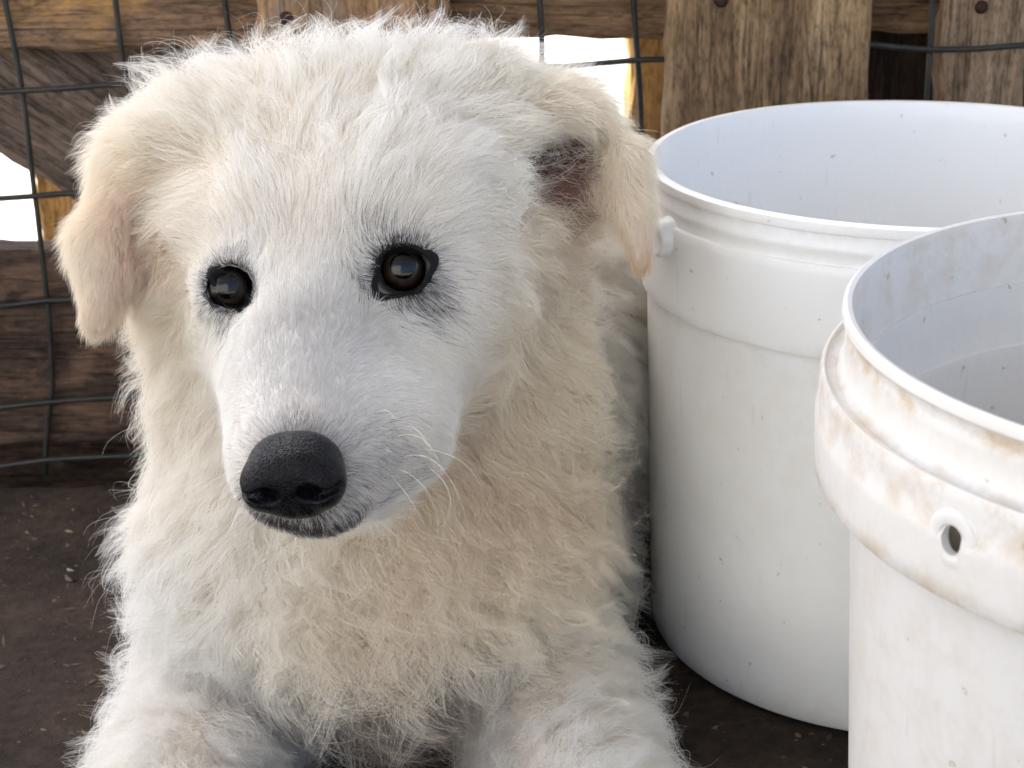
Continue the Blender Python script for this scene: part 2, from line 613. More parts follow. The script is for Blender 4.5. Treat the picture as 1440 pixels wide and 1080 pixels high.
def refine(pts, maxd=0.012):
    out = [pts[0]]
    for q in pts[1:]:
        p = out[-1]
        d = math.hypot(q[0] - p[0], q[1] - p[1])
        k = max(1, int(math.ceil(d / maxd)))
        for i in range(1, k + 1):
            out.append(tuple(p[j] + (q[j] - p[j]) * i / k for j in range(len(q))))
    return out


# ---- clean bucket between the dog and the wall
B1 = (0.1879, 0.7872); H1 = 0.2320; R1 = 0.125
M_b1 = plastic_mat("white_bucket_plastic", (0.76, 0.77, 0.76), (0.56, 0.47, 0.31), 0.05, 1, 0.45)
bk1 = empty("plastic_bucket", (B1[0], B1[1], 0.0))
tag(bk1, "clean white plastic bucket with a round handle button, beside the puppy", "bucket")
base_r = 0.1205
sk = H1 - 0.057
body_prof = refine([(0.0005, 0.003, 0.0), (base_r - 0.006, 0.003, 0.2), (base_r - 0.0015, 0.0012, 0.3), (base_r, 0.004, 0.8), (base_r + 0.0001, 0.02, 0.15), (0.1236, sk - 0.012, 0.35), (0.1238, sk + 0.004, 0.6),
                    (0.1226, H1 - 0.012, 0.0)])
in_prof = refine([(0.1226, H1 - 0.012, 0.0), (0.1205, H1 - 0.012, 0.0), (0.1200, H1 - 0.05, 0.05), (0.1165, 0.03, 0.1), (0.113, 0.009, 0.3), (0.0005, 0.008, 0.3)])
pp = body_prof + in_prof[1:]
o = lathe("wall", [(a, b) for a, b, c in pp], M_b1, bk1, 180, [c * 0.35 for a, b, c in pp], wob=0.003)
o.matrix_parent_inverse = Matrix()
rim = refine([(0.1200, H1 - 0.020, 0), (0.1200, H1 - 0.002, 0), (0.1212, H1 - 0.0002, 0.1), (0.1232, H1, 0.1), (0.1248, H1 - 0.0010, 0.2), (0.1251, H1 - 0.0036, 0.3), (0.1249, H1 - 0.0048, 0.4), (0.1241, H1 - 0.0052, 0.6),
              (0.1239, H1 - 0.0095, 0.1), (0.1245, H1 - 0.0105, 0.3), (0.1246, H1 - 0.0125, 0.2), (0.1241, H1 - 0.0135, 0.3), (0.1241, H1 - 0.0178, 0.2), (0.1258, H1 - 0.0180, 0.3), (0.1263, H1 - 0.0187, 0.2),
              (0.1265, H1 - 0.0225, 0.0), (0.1265, sk + 0.006, 0.05), (0.1265, sk + 0.001, 0.3), (0.1262, sk, 0.6), (0.1248, sk + 0.0001, 0.7), (0.1246, sk + 0.004, 0.3), (0.1232, H1 - 0.02, 0), (0.1200, H1 - 0.020, 0)], 0.012)
o = lathe("rim", [(a, b) for a, b, c in rim], M_b1, bk1, 180, [c * 0.5 for a, b, c in rim], wob=0.003)
o.matrix_parent_inverse = Matrix()


def radial_lathe(name, prof, ang, rad, z, mat, parent, n=36, tiltz=0.0):
    """small round boss whose axis points outwards at angle ang; prof: (radius, outward)"""
    v, f = [], []
    m = len(prof)
    ca, sa = math.cos(ang), math.sin(ang)
    for i in range(n):
        t = 2 * math.pi * i / n
        for (r, h) in prof:
            y, zz = r * math.cos(t), r * math.sin(t)
            # follow the curvature of the bucket
            rr = rad + h - (y * y) / (2 * rad)
            v.append((rr * ca - y * sa, rr * sa + y * ca, z + zz))
    for i in range(n):
        i2 = (i + 1) % n
        for k in range(m - 1):
            f.append((i * m + k, i2 * m + k, i2 * m + k + 1, i * m + k + 1))
    o = mesh_obj(name, v, f, mat, parent)
    o.matrix_parent_inverse = Matrix()
    return o


pb = PY(931, 334, 0.76)
ang1 = math.radians(199)
pb = PY(931, 334, B1[1] + 0.126 * math.sin(ang1))
boss = [(0.0001, 0.0050), (0.0052, 0.0050), (0.0060, 0.0056), (0.0072, 0.0056), (0.0080, 0.0048), (0.0081, 0.0004), (0.0092, -0.0004), (0.0095, -0.002)]
radial_lathe("handle_button", boss, ang1, 0.1262, pb[2], M_b1, bk1)
radial_lathe("handle_button", boss, ang1 + math.pi, 0.1262, pb[2], M_b1, bk1)
# torn plastic nib above the button
pn = (0.126 * math.cos(ang1 + 0.05), 0.126 * math.sin(ang1 + 0.05), pb[2] + 0.018)

# ---- dirty bucket in front
B2 = (0.2241, 0.4785); H2 = 0.2579; R2 = 0.1273
M_b2 = plastic_mat("stained_bucket_plastic", (0.635, 0.62, 0.575), (0.44, 0.32, 0.17), 0.22, 2, 0.5)
bk2 = empty("plastic_bucket", (B2[0], B2[1], 0.0))
tag(bk2, "stained white plastic bucket with a wide stepped flange and an empty handle hole", "bucket")
lz = H2 - 0.0205   # ledge height
bz = H2 - 0.0510   # skirt bottom
FR = 0.1385
outer = refine([(0.0005, 0.003, 0), (0.112, 0.003, 0.2), (0.1145, 0.005, 0.6), (0.1150, 0.02, 0.3), (0.1225, bz - 0.01, 0.35), (0.1226, bz + 0.004, 0.6), (0.1232, lz - 0.004, 0)])
inner = refine([(0.1232, lz - 0.004, 0), (0.1212, lz - 0.004, 0), (0.1196, H2 - 0.0455, 0.15), (0.1192, H2 - 0.0462, 0.1), (0.1190, H2 - 0.0468, 0.1), (0.1188, H2 - 0.05, 0.1), (0.1110, 0.03, 0.3), (0.108, 0.009, 0.5), (0.0005, 0.008, 0.5)])
pp = outer + inner[1:]
o = lathe("wall", [(a, b) for a, b, c in pp], M_b2, bk2, 200, [c * 0.45 for a, b, c in pp], wob=0.002)
o.matrix_parent_inverse = Matrix()
neck = refine([(0.1217, lz - 0.010, 0.9), (0.1219, lz - 0.0085, 0.2), (0.1240, H2 - 0.0035, 0.5), (0.1248, H2 - 0.0004, 0.2), (0.1262, H2, 0.0), (0.1274, H2 - 0.0010, 0.0), (0.1277, H2 - 0.0030, 0.1), (0.1262, H2 - 0.0048, 1.0), (0.1258, H2 - 0.0078, 1.0), (0.1264, H2 - 0.0092, 0.6),
               (0.1262, H2 - 0.011, 0.2), (0.1268, lz + 0.003, 0.1), (0.1275, lz + 0.0006, 0.5), (0.1283, lz - 0.0006, 0.7), (0.1316, lz - 0.0004, 0.25), (0.1320, lz + 0.0012, 0.3), (0.1328, lz + 0.0012, 0.5), (0.1333, lz - 0.0004, 0.9), (0.1334, lz - 0.003, 0.7), (0.1336, lz - 0.011, 0.55), (0.1342, lz - 0.0125, 0.3),
               (0.1343, lz - 0.015, 0.1), (0.1340, bz + 0.006, 0.25), (0.1338, bz + 0.001, 0.8), (0.1331, bz, 1.0), (0.1320, bz + 0.0002, 0.9), (0.1314, lz - 0.005, 0.3), (0.1245, lz - 0.006, 0.2), (0.1217, lz - 0.010, 0.1)], 0.010)
neck_o = lathe("rim", [(a, b) for a, b, c in neck], M_b2, bk2, 200, [c * 0.7 for a, b, c in neck], wob=0.002)
neck_o.matrix_parent_inverse = Matrix()
# hole for the handle, cut right through the skirt, with its moulded ring
best = None
for dg_ in np.arange(185, 268, 0.25):
    yy_ = B2[1] + 0.1342 * math.sin(math.radians(dg_)); xx_ = B2[0] + 0.1342 * math.cos(math.radians(dg_))
    q_ = PY(1337, 760, yy_)
    if best is None or abs(q_[0] - xx_) < best[0]:
        best = (abs(q_[0] - xx_), math.radians(dg_), q_[2])
ang2, hz = best[1], best[2]
bm = bmesh.new(); bm.from_mesh(neck_o.data)
bmesh.ops.remove_doubles(bm, verts=bm.verts, dist=0.00002)
bmesh.ops.recalc_face_normals(bm, faces=bm.faces)
bm.to_mesh(neck_o.data); bm.free()
n_ = 28
cv, cf = [], []
for hh in (0.006, -0.006):
    for i in range(n_):
        t = 2 * math.pi * i / n_
        yy, zz = 0.0034 * math.cos(t), 0.0040 * math.sin(t)
        rr_ = 0.1340 + hh
        cv.append((B2[0] + rr_ * math.cos(ang2) - yy * math.sin(ang2), B2[1] + rr_ * math.sin(ang2) + yy * math.cos(ang2), hz + zz))
for i in range(n_):
    j = (i + 1) % n_
    cf.append((i, n_ + i, n_ + j, j))
cf.append(tuple(range(n_))); cf.append(tuple(reversed(range(n_, 2 * n_))))
cutter = mesh_obj("cutter", cv, cf, M_b2, None, False)
bpy.context.view_layer.update()
bmod = neck_o.modifiers.new("hole", 'BOOLEAN')
bmod.operation = 'DIFFERENCE'; bmod.object = cutter; bmod.solver = 'EXACT'
dg = bpy.context.evaluated_depsgraph_get()
nm = bpy.data.meshes.new_from_object(neck_o.evaluated_get(dg))
neck_o.modifiers.clear()
neck_o.data = nm
bpy.data.objects.remove(cutter)
try:
    nm.set_sharp_from_angle(angle=math.radians(38))
except Exception:
    pass
radial_lathe("handle_hole_ring", [(0.0041, -0.001), (0.0042, 0.0000), (0.0045, 0.0002), (0.0076, 0.0001), (0.0082, -0.0003), (0.0084, -0.0012)], ang2, 0.1343, hz, M_b2, bk2)

# ------------------------------------------------------------------ the puppy: signed distance body
HS = np.array([0.985, -0.13, 0.10]); HS /= np.linalg.norm(HS)        # head's side axis (to picture right)
HF = np.array([-0.17, -0.92, -0.34]); HF -= HS * (HF @ HS); HF /= np.linalg.norm(HF)
HU = np.cross(HS, -HF); HU /= np.linalg.norm(HU)
if HU[2] < 0: HU = -HU
HM = np.stack([HS, HF, HU])      # rows: local axes


def sd_ell(p, c, r, M=None):
    q = p - c
    if M is not None: q = q @ M.T
    r = np.array(r)
    k0 = np.linalg.norm(q / r, axis=1)
    k1 = np.linalg.norm(q / (r * r), axis=1)
    return k0 * (k0 - 1.0) / np.maximum(k1, 1e-9)


def sd_cone(p, a, b, ra, rb):
    ba = b - a
    h = np.clip(((p - a) @ ba) / (ba @ ba), 0, 1)
    d = np.linalg.norm(p - a - h[:, None] * ba, axis=1)
    return d - (ra + (rb - ra) * h)


def smin(a, b, k):
    h = np.clip(0.5 + 0.5 * (b - a) / k, 0, 1)
    return b + (a - b) * h - k * h * (1 - h)


def smax(a, b, k):
    return -smin(-a, -b, k)


W3 = lambda *a: np.array(a, float)
EYES = []   # (centre, radius, gaze, half-width, half-height, lid rotation)
for (px, py, D, hw_, hh_, rot) in ((325, 404, 0.6620, 24, 26.5, -0.25), (567, 378.5, 0.6515, 32, 32.5, 0.20)):
    r = 0.0098
    surf = P(px, py, D)
    g_ = CAM - surf; g_ /= np.linalg.norm(g_)
    c = surf - g_ * r
    EYES.append((c, r, g_, hw_ / FPX * D, hh_ / FPX * D, rot))
NOSE_C = P(416, 668, 0.580)

PRIMS = [
    # (kind, args, blend k)
    ('ell', (P(512, 331, 0.722), (0.066, 0.070, 0.052), HM), 0.02),
    ('ell', (P(512, 288, 0.745), (0.064, 0.055, 0.050), HM), 0.03),
    ('cone', (P(458, 405, 0.684), P(424, 632, 0.613), 0.033, 0.0225), 0.02),   # muzzle
    ('cone', (P(360, 335, 0.692), P(374, 420, 0.690), 0.0245, 0.0225), 0.02),    # brow, cheek bone (picture left)
    ('cone', (P(565, 318, 0.688), P(580, 420, 0.685), 0.032, 0.030), 0.02),
    ('cone', (P(378, 460, 0.692), P(404, 655, 0.620), 0.0215, 0.0160), 0.015),  # lip, picture left
    ('cone', (P(580, 465, 0.692), P(535, 600, 0.640), 0.030, 0.021), 0.02),    # cheek and lip, picture right
    ('cone', (P(535, 605, 0.638), P(462, 674, 0.610), 0.021, 0.0150), 0.015),
    ('cone', (P(400, 676, 0.606), P(452, 682, 0.606), 0.0112, 0.0120), 0.012), # front lips
    ('cone', (P(430, 688, 0.615), P(510, 665, 0.650), 0.0095, 0.016), 0.008),   # chin and jaw
    ('cone', (P(305, 400, 0.754), P(315, 520, 0.756), 0.028, 0.022), 0.03),    # cheeks
    ('cone', (P(712, 400, 0.752), P(700, 540, 0.752), 0.028, 0.026), 0.03),
    ('ell', (P(270, 315, 0.742), (0.026, 0.03, 0.034), HM), 0.03),
    ('ell', (P(355, 250, 0.752), (0.042, 0.042, 0.036), HM), 0.03),            # wide crown
    ('ell', (P(655, 225, 0.760), (0.044, 0.042, 0.036), HM), 0.03),
    ('cone', (P(512, 420, 0.765), P(512, 620, 0.768), 0.060, 0.055), 0.04),    # neck
    ('cone', (P(512, 620, 0.768), P(514, 760, 0.765), 0.055, 0.056), 0.04),
    ('ell', (P(514, 790, 0.760), (0.054, 0.052, 0.040), None), 0.03),           # breast
    ('cone', (P(360, 790, 0.758), W3(-0.124, 0.672, 0.030), 0.042, 0.027), 0.03),  # upper arms
    ('cone', (P(668, 800, 0.758), W3(0.010, 0.672, 0.030), 0.042, 0.027), 0.03),
    ('cone', (W3(-0.124, 0.672, 0.030), W3(-0.144, 0.560, 0.024), 0.029, 0.024), 0.02),
    ('cone', (W3(0.010, 0.672, 0.030), W3(0.034, 0.565, 0.024), 0.029, 0.024), 0.02),
    ('ell', (W3(-0.148, 0.535, 0.021), (0.026, 0.034, 0.020), None), 0.015),   # paws
    ('ell', (W3(0.038, 0.540, 0.021), (0.026, 0.034, 0.020), None), 0.015),
    ('cone', (W3(-0.058, 0.73, 0.110), W3(0.000, 0.855, 0.114), 0.076, 0.074), 0.04),  # trunk
    ('cone', (W3(0.000, 0.845, 0.062), W3(0.004, 0.770, 0.045), 0.044, 0.034), 0.03),   # thighs
    ('cone', (W3(-0.095, 0.855, 0.062), W3(-0.110, 0.780, 0.045), 0.046, 0.036), 0.03),
    ('cone', (W3(0.004, 0.770, 0.040), W3(0.012, 0.715, 0.022), 0.030, 0.020), 0.02),   # hind feet
    ('cone', (W3(-0.110, 0.780, 0.040), W3(-0.125, 0.72, 0.022), 0.030, 0.020), 0.02),
    ('cone', (W3(-0.060, 0.905, 0.075), W3(-0.105, 0.905, 0.035), 0.026, 0.020), 0.03),  # tail
    ('cone', (W3(-0.105, 0.905, 0.035), W3(-0.135, 0.850, 0.026), 0.020, 0.016), 0.02),
    # picture-left ear: a hanging flap
    ('cone', (P(272, 205, 0.735), P(198, 235, 0.722), 0.018, 0.014), 0.012),
    ('cone', (P(198, 235, 0.722), P(140, 345, 0.708), 0.014, 0.0105), 0.010),
    ('cone', (P(215, 260, 0.730), P(165, 370, 0.714), 0.009, 0.008), 0.010),
    ('cone', (P(140, 345, 0.708), P(134, 455, 0.703), 0.0100, 0.0035), 0.010),
    ('cone', (P(162, 370, 0.714), P(142, 440, 0.706), 0.0080, 0.0040), 0.010),
    # picture-right ear: thrown back, flap falling at the end
    ('cone', (P(690, 162, 0.748), P(798, 180, 0.738), 0.020, 0.0155), 0.012),
    ('cone', (P(798, 180, 0.738), P(866, 236, 0.724), 0.0155, 0.0105), 0.010),
    ('cone', (P(866, 236, 0.724), P(889, 302, 0.717), 0.0105, 0.0068), 0.010),
    ('cone', (P(889, 302, 0.717), P(902, 370, 0.712), 0.0068, 0.0036), 0.008),
    ('cone', (P(720, 230, 0.750), P(850, 262, 0.738), 0.016, 0.012), 0.008),   # back wall of the open ear
    ('cone', (P(720, 290, 0.742), P(800, 300, 0.737), 0.016, 0.009), 0.010),
]
EAR_HOLE = (P(770, 258, 0.708), (0.0300, 0.046, 0.0132), HM)


def sdf(p):
    p = np.asarray(p, float)
    d = None
    for kind, args, k in PRIMS:
        e = sd_ell(p, *args) if kind == 'ell' else sd_cone(p, *args)
        d = e if d is None else smin(d, e, k)
    for c, r, g_, *_ in EYES:      # orbit: a low mound round each eyeball
        d = smin(d, np.linalg.norm(p - c, axis=1) - (r + 0.0030), 0.010)
    for c, r, g_, *_ in EYES:
        d = smax(d, -(np.linalg.norm(p - c, axis=1) - (r + 0.0002)), 0.003)
        d = smax(d, -sd_cone(p, c + g_ * 0.004, c + g_ * 0.035, 0.0074, 0.0120), 0.003)
    d = smax(d, -sd_ell(p, *EAR_HOLE), 0.006)
    d = smax(d, -sd_cone(p, P(208, 300, 0.703), P(172, 405, 0.695), 0.0075, 0.0045), 0.005)
    d = smax(d, 0.002 - p[:, 2], 0.004)          # rests on the floor
    return d


def grad(p, e=0.0012):
    g_ = np.zeros_like(p)
    for k in range(3):
        o_ = np.zeros(3); o_[k] = e
        g_[:, k] = sdf(p + o_) - sdf(p - o_)
    return g_ / np.maximum(np.linalg.norm(g_, axis=1, keepdims=True), 1e-9)


def surface_nets(fn, lo, hi, h):
    lo = np.array(lo); n = np.ceil((np.array(hi) - lo) / h).astype(int) + 1
    ax = [lo[k] + h * np.arange(n[k]) for k in range(3)]
    G = np.empty(n, np.float32)
    YY, ZZ = np.meshgrid(ax[1], ax[2], indexing='ij')
    flat = np.stack([np.zeros(YY.size), YY.ravel(), ZZ.ravel()], 1)
    for i in range(n[0]):
        flat[:, 0] = ax[0][i]
        G[i] = fn(flat).reshape(n[1], n[2])
    neg = G < 0
    cnt = np.zeros(n - 1, np.int8)
    for a in (0, 1):
        for b in (0, 1):
            for c in (0, 1):
                cnt += neg[a:n[0] - 1 + a, b:n[1] - 1 + b, c:n[2] - 1 + c]
    cells = np.argwhere((cnt > 0) & (cnt < 8))
    idx = -np.ones(n - 1, np.int64)
    idx[cells[:, 0], cells[:, 1], cells[:, 2]] = np.arange(len(cells))
    acc = np.zeros((len(cells), 3)); num = np.zeros(len(cells))
    corners = [(a, b, c) for a in (0, 1) for b in (0, 1) for c in (0, 1)]
    for A in corners:
        for k in range(3):
            if A[k] == 0:
                Bc = list(A); Bc[k] = 1
                va = G[cells[:, 0] + A[0], cells[:, 1] + A[1], cells[:, 2] + A[2]]
                vb = G[cells[:, 0] + Bc[0], cells[:, 1] + Bc[1], cells[:, 2] + Bc[2]]
                m = (va < 0) != (vb < 0)
                t = np.where(m, va / np.where(m, va - vb, 1), 0)
                pt = np.array(A, float)[None] + t[:, None] * np.eye(3)[k][None]
                acc[m] += pt[m]; num[m] += 1
    V = lo + h * (cells + acc / num[:, None])
    F = []
    for k in range(3):
        u, w_ = (k + 1) % 3, (k + 2) % 3
        sl0 = [slice(1, n[j] - 1) for j in range(3)]; sl1 = list(sl0)
        sl0[k] = slice(0, n[k] - 1); sl1[k] = slice(1, n[k])
        a_, b_ = neg[tuple(sl0)], neg[tuple(sl1)]
        e = np.argwhere(a_ != b_)
        s = a_[e[:, 0], e[:, 1], e[:, 2]]
        off = np.ones(3, int); off[k] = 0
        base = e + off
        du = np.zeros(3, int); du[u] = 1
        dw = np.zeros(3, int); dw[w_] = 1
        q = [base - du - dw, base - dw, base, base - du]
        q = [idx[x[:, 0], x[:, 1], x[:, 2]] for x in q]
        q = np.stack(q, 1)
        q[~s] = q[~s][:, ::-1]
        F.append(q)
    F = np.concatenate(F)
    return V, F[(F >= 0).all(1)]


BV, BF = surface_nets(sdf, (-0.235, 0.485, -0.008), (0.105, 0.965, 0.335), 0.0034)
for _ in range(3):
    gg = np.zeros_like(BV); e_ = 0.0008
    for k in range(3):
        o_ = np.zeros(3); o_[k] = e_
        gg[:, k] = (sdf(BV + o_) - sdf(BV - o_)) / (2 * e_)
    BV = BV - gg * (sdf(BV) / np.maximum((gg * gg).sum(1), 0.3))[:, None] * 0.8
BN = grad(BV)

# ---- helpers in picture terms, used to lay the coat on the body


def project(p):
    q = p - CAM
    D = q @ FWD
    return 720 + (q @ RIGHT) / D * FPX, 540 - (q @ UP) / D * FPX, D


def trace(px, py):
    d = ray(px, py); d = d / np.linalg.norm(d)
    t = 0.40
    for _ in range(120):
        s = sdf((CAM + d * t)[None])[0]
        t += s * 0.8
        if abs(s) < 1e-4: break
        if t > 1.1: return None
    return CAM + d * t


def gauss(p, c, s):
    return np.exp(-((p - c) ** 2).sum(1) / (2 * s * s))


EC = [e[0] + e[2] * e[1] for e in EYES]      # front points of the eyes
LIPLINE = [P(360, 725, 0.60), P(400, 742, 0.60), P(440, 745, 0.60), P(480, 738, 0.603), P(520, 722, 0.61), P(570, 690, 0.63)]

# skin colours on the body mesh
skin = np.tile(np.array([0.70, 0.62, 0.53]), (len(BV), 1))


def blend(colr, w):
    global skin
    skin = skin * (1 - w[:, None]) + np.array(colr) * w[:, None]


blend((0.60, 0.595, 0.585), np.clip(1.4 * gauss(BV, P(450, 520, 0.65), 0.045), 0, 1))
blend((0.13, 0.062, 0.05), np.clip(1.5 * gauss(BV, P(772, 258, 0.745), 0.024), 0, 1))
blend((0.62, 0.40, 0.34), np.clip(0.8 * gauss(BV, P(195, 335, 0.712), 0.014), 0, 1))
for (c, r, g_, *_), sk_ in zip(EYES, (0.0070, 0.0084)):
    blend((0.004, 0.0035, 0.0035), np.clip(2.6 * gauss(BV, c + g_ * r, sk_), 0, 1))
blend((0.02, 0.017, 0.016), np.clip(2.0 * gauss(BV, NOSE_C - HU * 0.004, 0.013), 0, 1))
for q in LIPLINE[:4]:
    blend((0.03, 0.024, 0.022), np.clip(0.9 * gauss(BV, q, 0.006), 0, 1))

k = NT("puppy_skin")
at = k.node("ShaderNodeAttribute", attribute_name="skin_colour")
nz = k.ramp(k.noise(k.objcoord(), 300, 4), [(0.3, (0.8, 0.8, 0.8)), (0.7, (1.1, 1.1, 1.1))])
k.link(k.mix(0.6, at.outputs["Color"], nz, 'MULTIPLY'), k.b.inputs["Base Color"])
k.b.inputs["Roughness"].default_value = 0.65
k.b.inputs["Specular IOR Level"].default_value = 0.25
M_skin = k.m
me = bpy.data.meshes.new("puppy")
me.from_pydata(BV.tolist(), [], BF.tolist())
me.update()
me.polygons.foreach_set("use_smooth", [True] * len(me.polygons))
ca = me.attributes.new("skin_colour", 'FLOAT_COLOR', 'POINT')
ca.data.foreach_set("color", np.concatenate([skin, np.ones((len(skin), 1))], 1).ravel())
dog = link("puppy", me, None, M_skin)
tag(dog, "fluffy cream white puppy lying with its head up, dark eyes and black nose", "dog")

# ---- eyes
M_sclera = simple_mat("eye_white", (0.20, 0.21, 0.24), 0.3)
k = NT("iris_brown")
gm_ = k.objcoord()
ir = k.ramp(k.noise(gm_, 900, 4), [(0.3, (0.012, 0.006, 0.003)), (0.7, (0.045, 0.022, 0.010))])
k.link(ir, k.b.inputs["Base Color"]); k.b.inputs["Roughness"].default_value = 0.4
M_iris = k.m
M_pupil = simple_mat("pupil_black", (0.001, 0.001, 0.001), 1.0, 0.0)
k = NT("cornea_clear")
k.n.remove(k.b)
fr = k.node("ShaderNodeFresnel"); fr.inputs[0].default_value = 1.45
tr = k.node("ShaderNodeBsdfTransparent"); gl = k.node("ShaderNodeBsdfGlossy"); gl.inputs["Roughness"].default_value = 0.02
mx = k.node("ShaderNodeMixShader")
k.link(fr.outputs[0], mx.inputs[0]); k.link(tr.outputs[0], mx.inputs[1]); k.link(gl.outputs[0], mx.inputs[2])
k.link(mx.outputs[0], k.n["Material Output"].inputs[0])
M_cornea = k.m
M_lid = simple_mat("eyelid_black", (0.004, 0.0035, 0.0035), 0.55, 0.15)


def basis(n):
    a = np.cross(np.array([0, 0, 1.0]), n); a /= np.linalg.norm(a)
    return a, np.cross(n, a)


def cap(name, c, r, n, ang, mat, parent, seg=40, rings=12):
    a, b = basis(n)
    v = [c + n * r]; f = []
    for i in range(1, rings + 1):
        ph = ang * i / rings
        for j in range(seg):
            t = 2 * math.pi * j / seg
            v.append(c + r * (math.cos(ph) * n + math.sin(ph) * (math.cos(t) * a + math.sin(t) * b)))
    for j in range(seg):
        f.append((0, 1 + j, 1 + (j + 1) % seg))
    for i in range(rings - 1):
        for j in range(seg):
            j2 = (j + 1) % seg
            f.append((1 + i * seg + j, 1 + (i + 1) * seg + j, 1 + (i + 1) * seg + j2, 1 + i * seg + j2))
    return mesh_obj(name, v, f, mat, parent)


OUTL = ([], [])
for ei, (c, r, g_, hw_, hh_, rot) in enumerate(EYES):
    eye = cap("eye", c, r, g_, math.pi * 0.97, M_sclera, dog, 48, 30)
    look = g_ + UP * (0.13 if ei == 1 else 0.04) - RIGHT * (0.0 if ei == 1 else 0.14)
    look /= np.linalg.norm(look)
    ia = math.asin(0.0086 / r) if ei == 1 else math.asin(0.0085 / r)
    cap("iris", c, r + 0.00018, look, ia, M_iris, eye)
    cap("pupil", c, r + 0.00034, look, math.asin(0.0047 / r), M_pupil, eye)
    cap("cornea", c, r + 0.0008, g_, math.radians(88), M_cornea, eye, 48, 24)
    # eyelids: a dark band from the opening on the ball out to the skin, drawn out at both corners
    cxp, cyp = ((325.0, 405.0), (567.0, 380.0))[ei]
    ihw, ihh = ((20.0, 25.0), (31.5, 31.0))[ei]
    corners = (((353, 440), (296, 383)), ((527, 417), (611, 365)))[ei]
    nt = 96
    inner, outer = [], []
    cang = [math.atan2(-(cy_ - cyp), cx_ - cxp) for cx_, cy_ in corners]
    crad = [math.hypot(cx_ - cxp, cy_ - cyp) for cx_, cy_ in corners]
    for i in range(nt):
        t = 2 * math.pi * i / nt
        rin = 1.0 / math.sqrt((math.cos(t) / ihw) ** 2 + (math.sin(t) / ihh) ** 2)
        rin *= 1.0 - 0.20 * max(0.0, math.sin(t)) ** 2 - 0.04 * max(0.0, -math.sin(t)) ** 2        # upper lid lies a little lower
        rout = rin + (8.5 if ei == 1 else 6.0) + 5.0 * max(0.0, math.sin(t))
        for ca_, cr_ in zip(cang, crad):
            dt = (t - ca_ + math.pi) % (2 * math.pi) - math.pi
            rout += max(0.0, cr_ + 7 - rin - 10.5) * math.exp(-(dt / 0.42) ** 2)
            rin += 0.17 * rin * math.exp(-(dt / 0.36) ** 2)
        OUTL[ei].append(rout)
        inner.append((cxp + rin * math.cos(t), cyp - rin * math.sin(t)))
        outer.append((cxp + rout * math.cos(t), cyp - rout * math.sin(t)))
    v, f = [], []
    rows = 7
    din, dout = np.zeros(nt), np.zeros(nt)
    rin_, rout_ = [], []
    for i in range(nt):
        # inner edge: where the sight line meets the ball
        d_ = ray(*inner[i]); d_ = d_ / np.linalg.norm(d_)
        oc_ = CAM - c
        b_ = oc_ @ d_
        disc = b_ * b_ - (oc_ @ oc_ - (r + 0.0008) ** 2)
        din[i] = -b_ - math.sqrt(max(disc, 0.0))
        d2_ = ray(*outer[i]); d2_ = d2_ / np.linalg.norm(d2_)
        q_ = trace(*outer[i])
        do_ = din[i] + 0.001 if q_ is None else np.linalg.norm(q_ - CAM)
        dout[i] = np.clip(do_, din[i] - 0.005, din[i] + 0.004)
        rin_.append(d_); rout_.append(d2_)
    for _ in range(10):                       # even out the outer edge
        dout = 0.5 * dout + 0.25 * (np.roll(dout, 1) + np.roll(dout, -1))
    for i in range(nt):
        pin, pout = CAM + rin_[i] * din[i], CAM + rout_[i] * (dout[i] - 0.0009)
        for q_ in range(rows):
            a_ = q_ / (rows - 1)
            m_ = pin * (1 - a_) + pout * a_
            v.append(m_ + g_ * (0.0005 * math.sin(math.pi * a_) - 0.0011 * (a_ > 0.95) - 0.0003 * (a_ == 0)))
    for i in range(nt):
        i2 = (i + 1) % nt
        for q_ in range(rows - 1):
            f.append((i * rows + q_, i2 * rows + q_, i2 * rows + q_ + 1, i * rows + q_ + 1))
    v = np.array(v)
    want = np.tile(np.array([-0.01, -0.0002, 0.0004, 0.0005, 0.0004, 0.0003, -0.0001]), nt)   # lie just on the skin
    for _ in range(6):
        v = v + g_ * np.clip(want - sdf(v), 0, 0.002)[:, None]
    lid = mesh_obj("eyelid", v, f, M_lid, eye)

# ---- nose
NM = HM


def nose_sdf(p):
    q = (p - NOSE_C) @ NM.T                     # side, forward, up
    s, f_, u = q[:, 0], q[:, 1], q[:, 2]
    wid = 0.0162 - 0.0035 * np.clip((-u - 0.002) / 0.010, 0, 1) - 0.001 * np.clip((u - 0.004) / 0.01, 0, 1)
    rx, ry, rz = wid, 0.0125, 0.0140
    e = 2.6
    rr = (np.abs(s / rx) ** e + np.abs(f_ / ry) ** e + np.abs(u / rz) ** e) ** (1 / e)
    d = (rr - 1) * 0.0125
    for sg in (-1, 1):
        # wing of the nostril
        w_ = sd_ell(q, np.array([sg * 0.0108, 0.0050, 0.0005]), (0.0064, 0.0078, 0.0082))
        d = smin(d, w_, 0.003)
        # opening and its outward slit
        h1 = sd_ell(q, np.array([sg * 0.0070, 0.0125, 0.0022]), (0.0044, 0.0090, 0.0031))
        h2 = sd_cone(q, np.array([sg * 0.0080, 0.0125, 0.0014]), np.array([sg * 0.0175, 0.0075, 0.0016]), 0.0022, 0.0013)
        d = smax(d, -smin(h1, h2, 0.0015), 0.0012)
    gro = sd_cone(q, np.array([0, 0.0140, 0.003]), np.array([0, 0.0115, -0.016]), 0.0006, 0.0013)
    d = smax(d, -gro, 0.0012)
    return d


